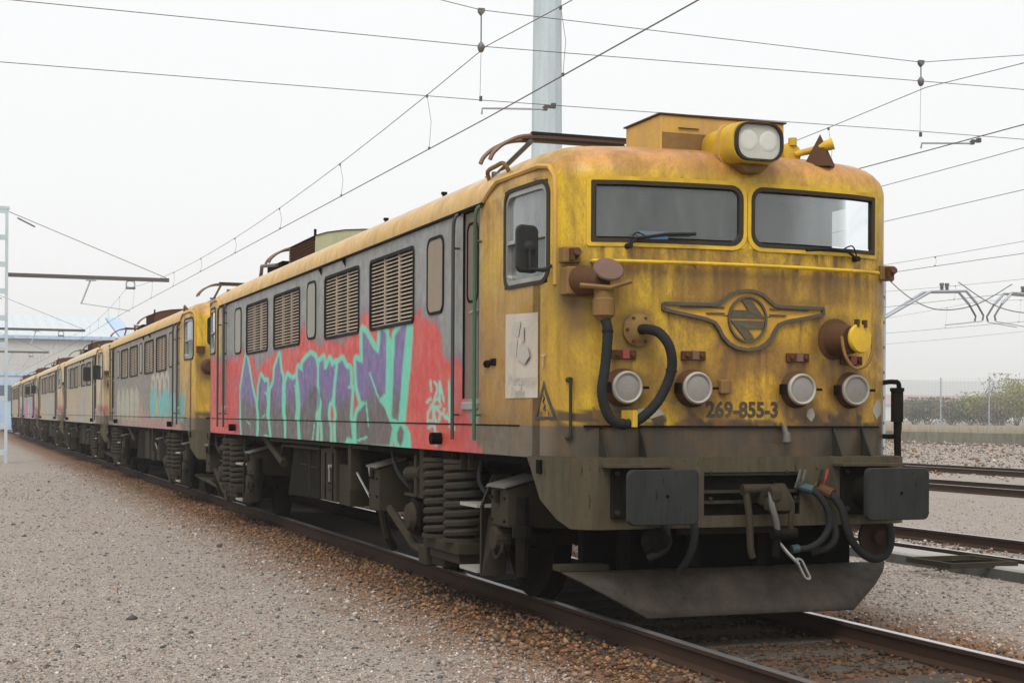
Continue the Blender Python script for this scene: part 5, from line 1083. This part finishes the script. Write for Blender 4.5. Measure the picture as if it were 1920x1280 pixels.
# battened masts with cantilever beams on the left
def mast(y, x, lab, n=10, beam=1.67, H=8.8):
    t = thing('catenary_mast', lab, 'mast', (x, y, G), 'battened masts left of the train'); H -= G
    for dx in (-.5, 0):
        MB().add([(dx*1.0-.05, -.1, 0), (dx+.05, -.1, 0), (dx+.05, .1, 0), (dx-.05, .1, 0), (dx*.78-.05, -.1, H), (dx*.78+.05, -.1, H), (dx*.78+.05, .1, H), (dx*.78-.05, .1, H)],
                 [(0, 3, 2, 1), (4, 5, 6, 7), (0, 1, 5, 4), (1, 2, 6, 5), (2, 3, 7, 6), (3, 0, 4, 7)]).build('leg', 'galv_pale', t)
    for k in range(n): zz = .3+k*(H-.5)/(n-1); MB().b2(-.5, -.02, -.11, -.10, zz, zz+.19).build('batten', 'galv_pale', t)
    MB().b2(-.55, .09, -.12, .12, H-.05, H+.05).build('cap', 'galv_pale', t)
    zb = 6.46-G; L = beam-x
    MB().b2(-.05, L, -.06, .06, zb-.07, zb+.07).build('cantilever_beam', 'wire', t, bevel=.01)
    MB().tube([(0, 0, H-.1), (L-.1, 0, zb+.08)], .012, 5).build('stay_rod', 'wire', t); MB().tube([(.35, 0, H-.33), (.95, 0, H-.62)], .028, 6).build('turnbuckle', 'wire', t)
    hx = .30-x; MB().tube(bez([(hx-.12, 0, zb-.32), (hx-.15, 0, zb-.2), (hx-.1, 0, zb-.08), (hx+.1, 0, zb-.08), (hx+.15, 0, zb-.2), (hx+.12, 0, zb-.32)], 20), .03, 6).build('saddle', 'galv', t); MB().cyl((hx-.17, 0, zb-.33), (hx+.17, 0, zb-.33), .045, 8).build('insulator', 'insulator', t)
    MB().b2(-1.25-x, -.9-x, -.07, .07, zb-.12, zb-.07).build('beam_clamp', 'galv', t); MB().tube([(-1.1-x, 0, zb-.1), (-1.42-x, 0, zb-.95)], .035, 6).build('drop_tube', 'galv', t)
    MB().tube([(-1.42-x, 0, zb-.93), (.26-x, 0, zb-1.14), (.27-x, 0, zb-1.2)], .016, 6).build('registration_arm', 'galv', t)
mast(46.5, -3.95, 'pale battened mast with cantilever beam, nearest at the left edge')
mast(83, -3.95, 'pale battened mast whose cantilever crosses before the shed, second along'); mast(118, -3.95, 'pale battened mast farthest along near the shed doors')
# bent cantilevers on the right
for i, (x, y, lab) in enumerate(((29.15, 42, 'grey catenary mast with bent twin cantilever arms beside the cab front'), (38.9, 42, 'grey bent twin cantilever arms reaching in at the right edge'))):
    t = thing('catenary_mast', lab, 'mast', (x, y, G), 'masts with bent cantilevers')
    if i: t.rotation_euler.z = math.pi
    for dx in (-.22, .0): MB().b2(dx-.05, dx+.05, -.08, .08, 0, 7.2).build('leg', 'galv', t)
    for k in range(7): MB().b2(-.22, 0, -.09, -.08, .5+k, .62+k).build('batten', 'rust_pink', t)
    for dy in (-.25, .25):
        MB().tube([(0, dy*.3, 5.75), (2.05, dy, 6.85), (3.75, dy, 6.92), (4.25, dy, 6.45)], .06, 6).build('cantilever_tube', 'galv', t); MB().tube([(4.25, dy, 6.45), (4.6, dy, 5.95), (4.55, dy, 5.75)], .04, 6).build('steady_drop', 'insulator', t)
        MB().tube([(4.55, dy, 5.72), (3.1, dy, 5.55)], .02, 5).build('registration_arm', 'galv', t)
    for xx in (2.75, 3.0): MB().lathe([(.06, 0), (.09, .03), (.05, .06), (.09, .1), (.05, .14), (.09, .18), (.09, .28)], 10, Matrix.Translation((xx, 0, 6.95))).build('insulator', 'insulator', t)
    MB().tube(bez([(-.2, 0, 7.6), (1.2, 0, 6.6), (2.6, 0, 6.15), (4.4, 0, 6.4), (6.2, 0, 7.3)], 24), .02, 5).build('jumper_wire', 'wire', t); MB().lathe([(.05, 0), (.08, .05), (.05, .1), (.08, .15), (.05, .3)], 10, Matrix.Translation((.35, 0, 7.2))).build('post_insulator', 'insulator', t)

# ------------------------------------------------------------------ background
wl = thing('boundary_wall', 'low mossy concrete wall below the wire fence', 'wall', (58, 0, G))
for k in range(34): MB().b2(0, .35, k*4.0+.01, k*4.0+3.99, 0, .80+random.uniform(-.012, .012)).build('wall_panel', 'concrete_moss', wl, bevel=.02)
fe = thing('wire_fence', 'tall wire fence on thin posts above the low wall', 'fence', (58.18, 0, .6))
pm = MB().cyl((0, 0, 0), (0, 0, 3.75), .045, 8).mesh('fence_post')
for k in range(26): obj('fence_post', pm, 'galv', fe, loc=(0, 47.0+k*5.2, 0))
m = MB()
for z in np.arange(.1, 3.7, .14): m.tube([(0, 40, z), (0, 180, z)], .004, 3, False)
for y in np.arange(46, 140, .4): m.tube([(0, y, .1), (0, y, 3.7)], .003, 3, False)
m.build('wire_mesh', 'galv', fe)['kind'] = 'stuff'
# shed
sh = thing('industrial_shed', 'long white and blue industrial shed behind the far end of the train', 'building', (0, 156, G))
MB().b2(-70, 12.6, 0, .4, 0, 9.6).build('front_wall', 'shed_wall', sh); MB().b2(12.2, 12.6, .4, 34, 0, 9.6).build('gable_wall', 'shed_wall', sh)
rm = MB().b2(-.6, .6, -.6, 17, -.02, .03).mesh('roof_sheet'); rt = math.atan2(2.9, 16)
for k in range(66):
    o = obj('roof_panel', cached('rp', lambda: MB().add([(-.6, 0, 0), (-.15, 0, 0), (-.08, 0, .09), (.08, 0, .09), (.15, 0, 0), (.6, 0, 0), (-.6, 17, 3.1), (-.15, 17, 3.1), (-.08, 17, 3.19), (.08, 17, 3.19), (.15, 17, 3.1), (.6, 17, 3.1)], [(i, i+1, i+7, i+6) for i in range(5)]).mesh('roof_panel')), 'shed_white', sh, loc=(10.4-k*1.22, -.4, 9.75))
MB().b2(-70, 12.7, -.5, -.3, 9.45, 9.8).b2(-70, 12.65, -.1, 0, 5.6, 5.95).split('blue_trim', 'shed_blue', sh)
MB().prism([(-.5, 9.7), (17, 12.9), (34, 9.7)], lambda u, v, t: (t, u, v), 11.2, 12.8).build('gable_trim', 'shed_blue', sh)
for k in range(7):
    d = MB().b2(-3.5-k*6.2, .9-k*6.2, -.12, 0, 0, 5.2).build('door', 'shed_blue', sh); MB().b2(-3.1-k*6.2, .5-k*6.2, -.16, -.12, 3.0, 4.6).build('pane', 'shed_dark', d)
for k in range(4): MB().b2(1.6+k*2.6, 3.6+k*2.6, -.1, 0, 3.2, 4.8).build('window', 'shed_dark', sh)
# far low building with red roof
fb = thing('far_warehouse', 'distant long low warehouse with dull red roof behind the bushes', 'building', (430, 640, G))
MB().b2(-150, 420, 0, 60, 0, 8.0).build('wall', 'far_wall', fb); MB().prism([(-1, 8.0), (30, 13.5), (61, 8.0)], lambda u, v, t: (t, u, v), -152, 422).build('roof', 'far_roof', fb)
for k in range(18): MB().b2(-140+k*30, -122+k*30, -.1, 0, 3, 6).build('window', 'shed_dark', fb)
# hills
for lab, d0, hgt, sd_ in (('low hazy wooded ridge beyond the warehouse', 1250, 34, 1), ('pale distant hills on the horizon', 2100, 84, 2)):
    r_ = np.random.default_rng(sd_); n = 90; xs = np.linspace(-d0*.6, d0*2.4, n); hh = hgt*(1.0+.14*np.sin(xs/d0*5+sd_)+.06*np.sin(xs/d0*17))+r_.uniform(-.5, .5, n)*hgt*.06
    m = MB(); V = []
    for k_, f_ in enumerate((0, .5, .85, 1.)):
        V += [(x, d0+k_*d0*.12+r_.uniform(-3, 3), -2+h*f_) for x, h in zip(xs, hh)]
    m.add(V, [(j*n+i, j*n+i+1, (j+1)*n+i+1, (j+1)*n+i) for j in range(3) for i in range(n-1)])
    o = struct(m.build('hills', 'hill_green', smooth=True)); o['label'] = lab
# bushes beyond the fence
def bush(x, y, h, wd, mat, lab, nl=4200, bare=False):
    t = thing('bush', lab, 'bush', (x, y, G), 'bushes and small trees beyond the fence')
    m = MB(); r_ = random.Random(int(x*13+y)); tips = []
    for k in range(14):
        a = r_.uniform(0, 6.28); q = r_.uniform(.2, .9)*wd/2; tip = Vector((math.cos(a)*q, math.sin(a)*q, h*r_.uniform(.6, 1.0))); md_ = tip*.5+Vector((r_.uniform(-.2, .2), r_.uniform(-.2, .2), 0))
        m.tube([(0, 0, 0), md_, tip], [.05, .03, .008], 5); tips += [tip, md_, tip*.75]
        for j in range(4):
            s_ = md_.lerp(tip, r_.random()); e_ = s_+Vector((r_.uniform(-.5, .5), r_.uniform(-.5, .5), r_.uniform(.1, .6))); m.tube([s_, e_], [.014, .004], 4); tips.append(e_)
    m.build('stem', 'bark', t)
    nn = nl//(5 if bare else 1); g = np.random.default_rng(int(x*7+y)); c0 = np.array([tuple(p_) for p_ in tips])[g.integers(0, len(tips), nn)]
    c0 = c0+g.normal(0, 1, (nn, 3))*np.array([wd*.10, wd*.10, h*.10]); c0[:, 2] = np.clip(c0[:, 2], .05, h*1.05)
    a1 = g.normal(0, 1, (nn, 3)); a1 /= np.linalg.norm(a1, axis=1)[:, None]; a2 = np.cross(a1, g.normal(0, 1, (nn, 3))); a2 /= np.linalg.norm(a2, axis=1)[:, None]
    sz = g.uniform(.10, .24, (nn, 1)); V = np.stack([c0-a1*sz, c0+a2*sz*.6, c0+a1*sz, c0-a2*sz*.6], 1).reshape(-1, 3)
    me = bpy.data.meshes.new('foliage'); me.from_pydata(V.tolist(), [], [(4*i, 4*i+1, 4*i+2, 4*i+3) for i in range(nn)]); obj('foliage', me, mat, t)
BUSHES = [(212, 150, 4.4, 'leaf_brown', 'low brown thicket behind the fence next to the cab corner'), (209, 150.5, 4.9, 'leaf_green', 'grey green bush behind the fence just left of the left post'),
          (201, 149.5, 4.6, 'leaf_brown', 'brown shrub behind the fence just right of the left post'), (198, 151, 4.9, 'leaf_green', 'dull green bush midway between the two fence posts'),
          (193.5, 150, 5.6, 'leaf_yellow', 'ochre yellow bush behind the right fence post'), (190, 150, 4.8, 'leaf_brown', 'tangled brown bush right of the right fence post'),
          (186.5, 151, 7.4, 'leaf_yellow', 'yellow green tree at the right edge beyond the fence'), (197.5, 157, 8.6, 'leaf_brown', 'tall bare tree rising above the ochre bush')]
for y_, x_, h_, mt, lab in BUSHES: bush(x_, y_, h_, 8.5 if h_ < 7 else 6.5, mt, lab, bare='bare' in lab)
n = 5000; gx = rng.uniform(58.6, 63, n); gy = rng.uniform(55, 120, n); gh = rng.uniform(.3, 1.1, n); m = MB(); a = rng.uniform(0, 6.28, n)
V = np.stack([np.stack([gx-.02*np.cos(a), gy-.02*np.sin(a), np.full(n, .3)], 1), np.stack([gx+.02*np.cos(a), gy+.02*np.sin(a), np.full(n, .3)], 1), np.stack([gx+rng.normal(0, .12, n), gy+rng.normal(0, .12, n), .3+gh], 1)], 1).reshape(-1, 3)
me = bpy.data.meshes.new('dry_grass'); me.from_pydata(V.tolist(), [], [(3*i, 3*i+1, 3*i+2) for i in range(n)]); o = obj('dry_grass', me, 'dry_grass'); o['kind'] = 'stuff'; o['label'] = 'dry straw grass along the top of the low wall'
m = MB().prism([(58.4, G-.3), (58.4, .55), (70, .45), (260, .3), (260, G-.3)], lambda u, v, t: (u, t, v), 30, 420); struct(m.build('bank', 'far_ground'))
n = 700; gx = -7.5+rng.normal(0, 1.6, n); gy = 24+rng.normal(0, 1.3, n); a = rng.uniform(0, 6.28, n)
V = np.stack([np.stack([gx-.006, gy, np.full(n, G)], 1), np.stack([gx+.006, gy, np.full(n, G)], 1), np.stack([gx+rng.normal(0, .03, n), gy+rng.normal(0, .03, n), G+rng.uniform(.02, .07, n)], 1)], 1).reshape(-1, 3)
me = bpy.data.meshes.new('weeds'); me.from_pydata(V.tolist(), [], [(3*i, 3*i+1, 3*i+2) for i in range(n)]); o = obj('weeds', me, 'leaf_green'); o['kind'] = 'stuff'; o['label'] = 'thin low weeds growing through the gravel'
# damp air
hz = MB().b2(-1500, 5600, -45, 3000, -3.5, 112).build('haze', 'wire'); hz['kind'] = 'stuff'; hz['label'] = 'thin damp haze over the yard'
hm = bpy.data.materials.new('haze'); hm.use_nodes = True; t_ = hm.node_tree; t_.nodes.clear(); ho_ = t_.nodes.new('ShaderNodeOutputMaterial'); pv = t_.nodes.new('ShaderNodeVolumePrincipled')
pv.inputs['Color'].default_value = (.97, .985, 1, 1); pv.inputs['Density'].default_value = .00060; pv.inputs['Anisotropy'].default_value = .2; t_.links.new(pv.outputs[0], ho_.inputs['Volume'])
hz.data.materials.clear(); hz.data.materials.append(hm)
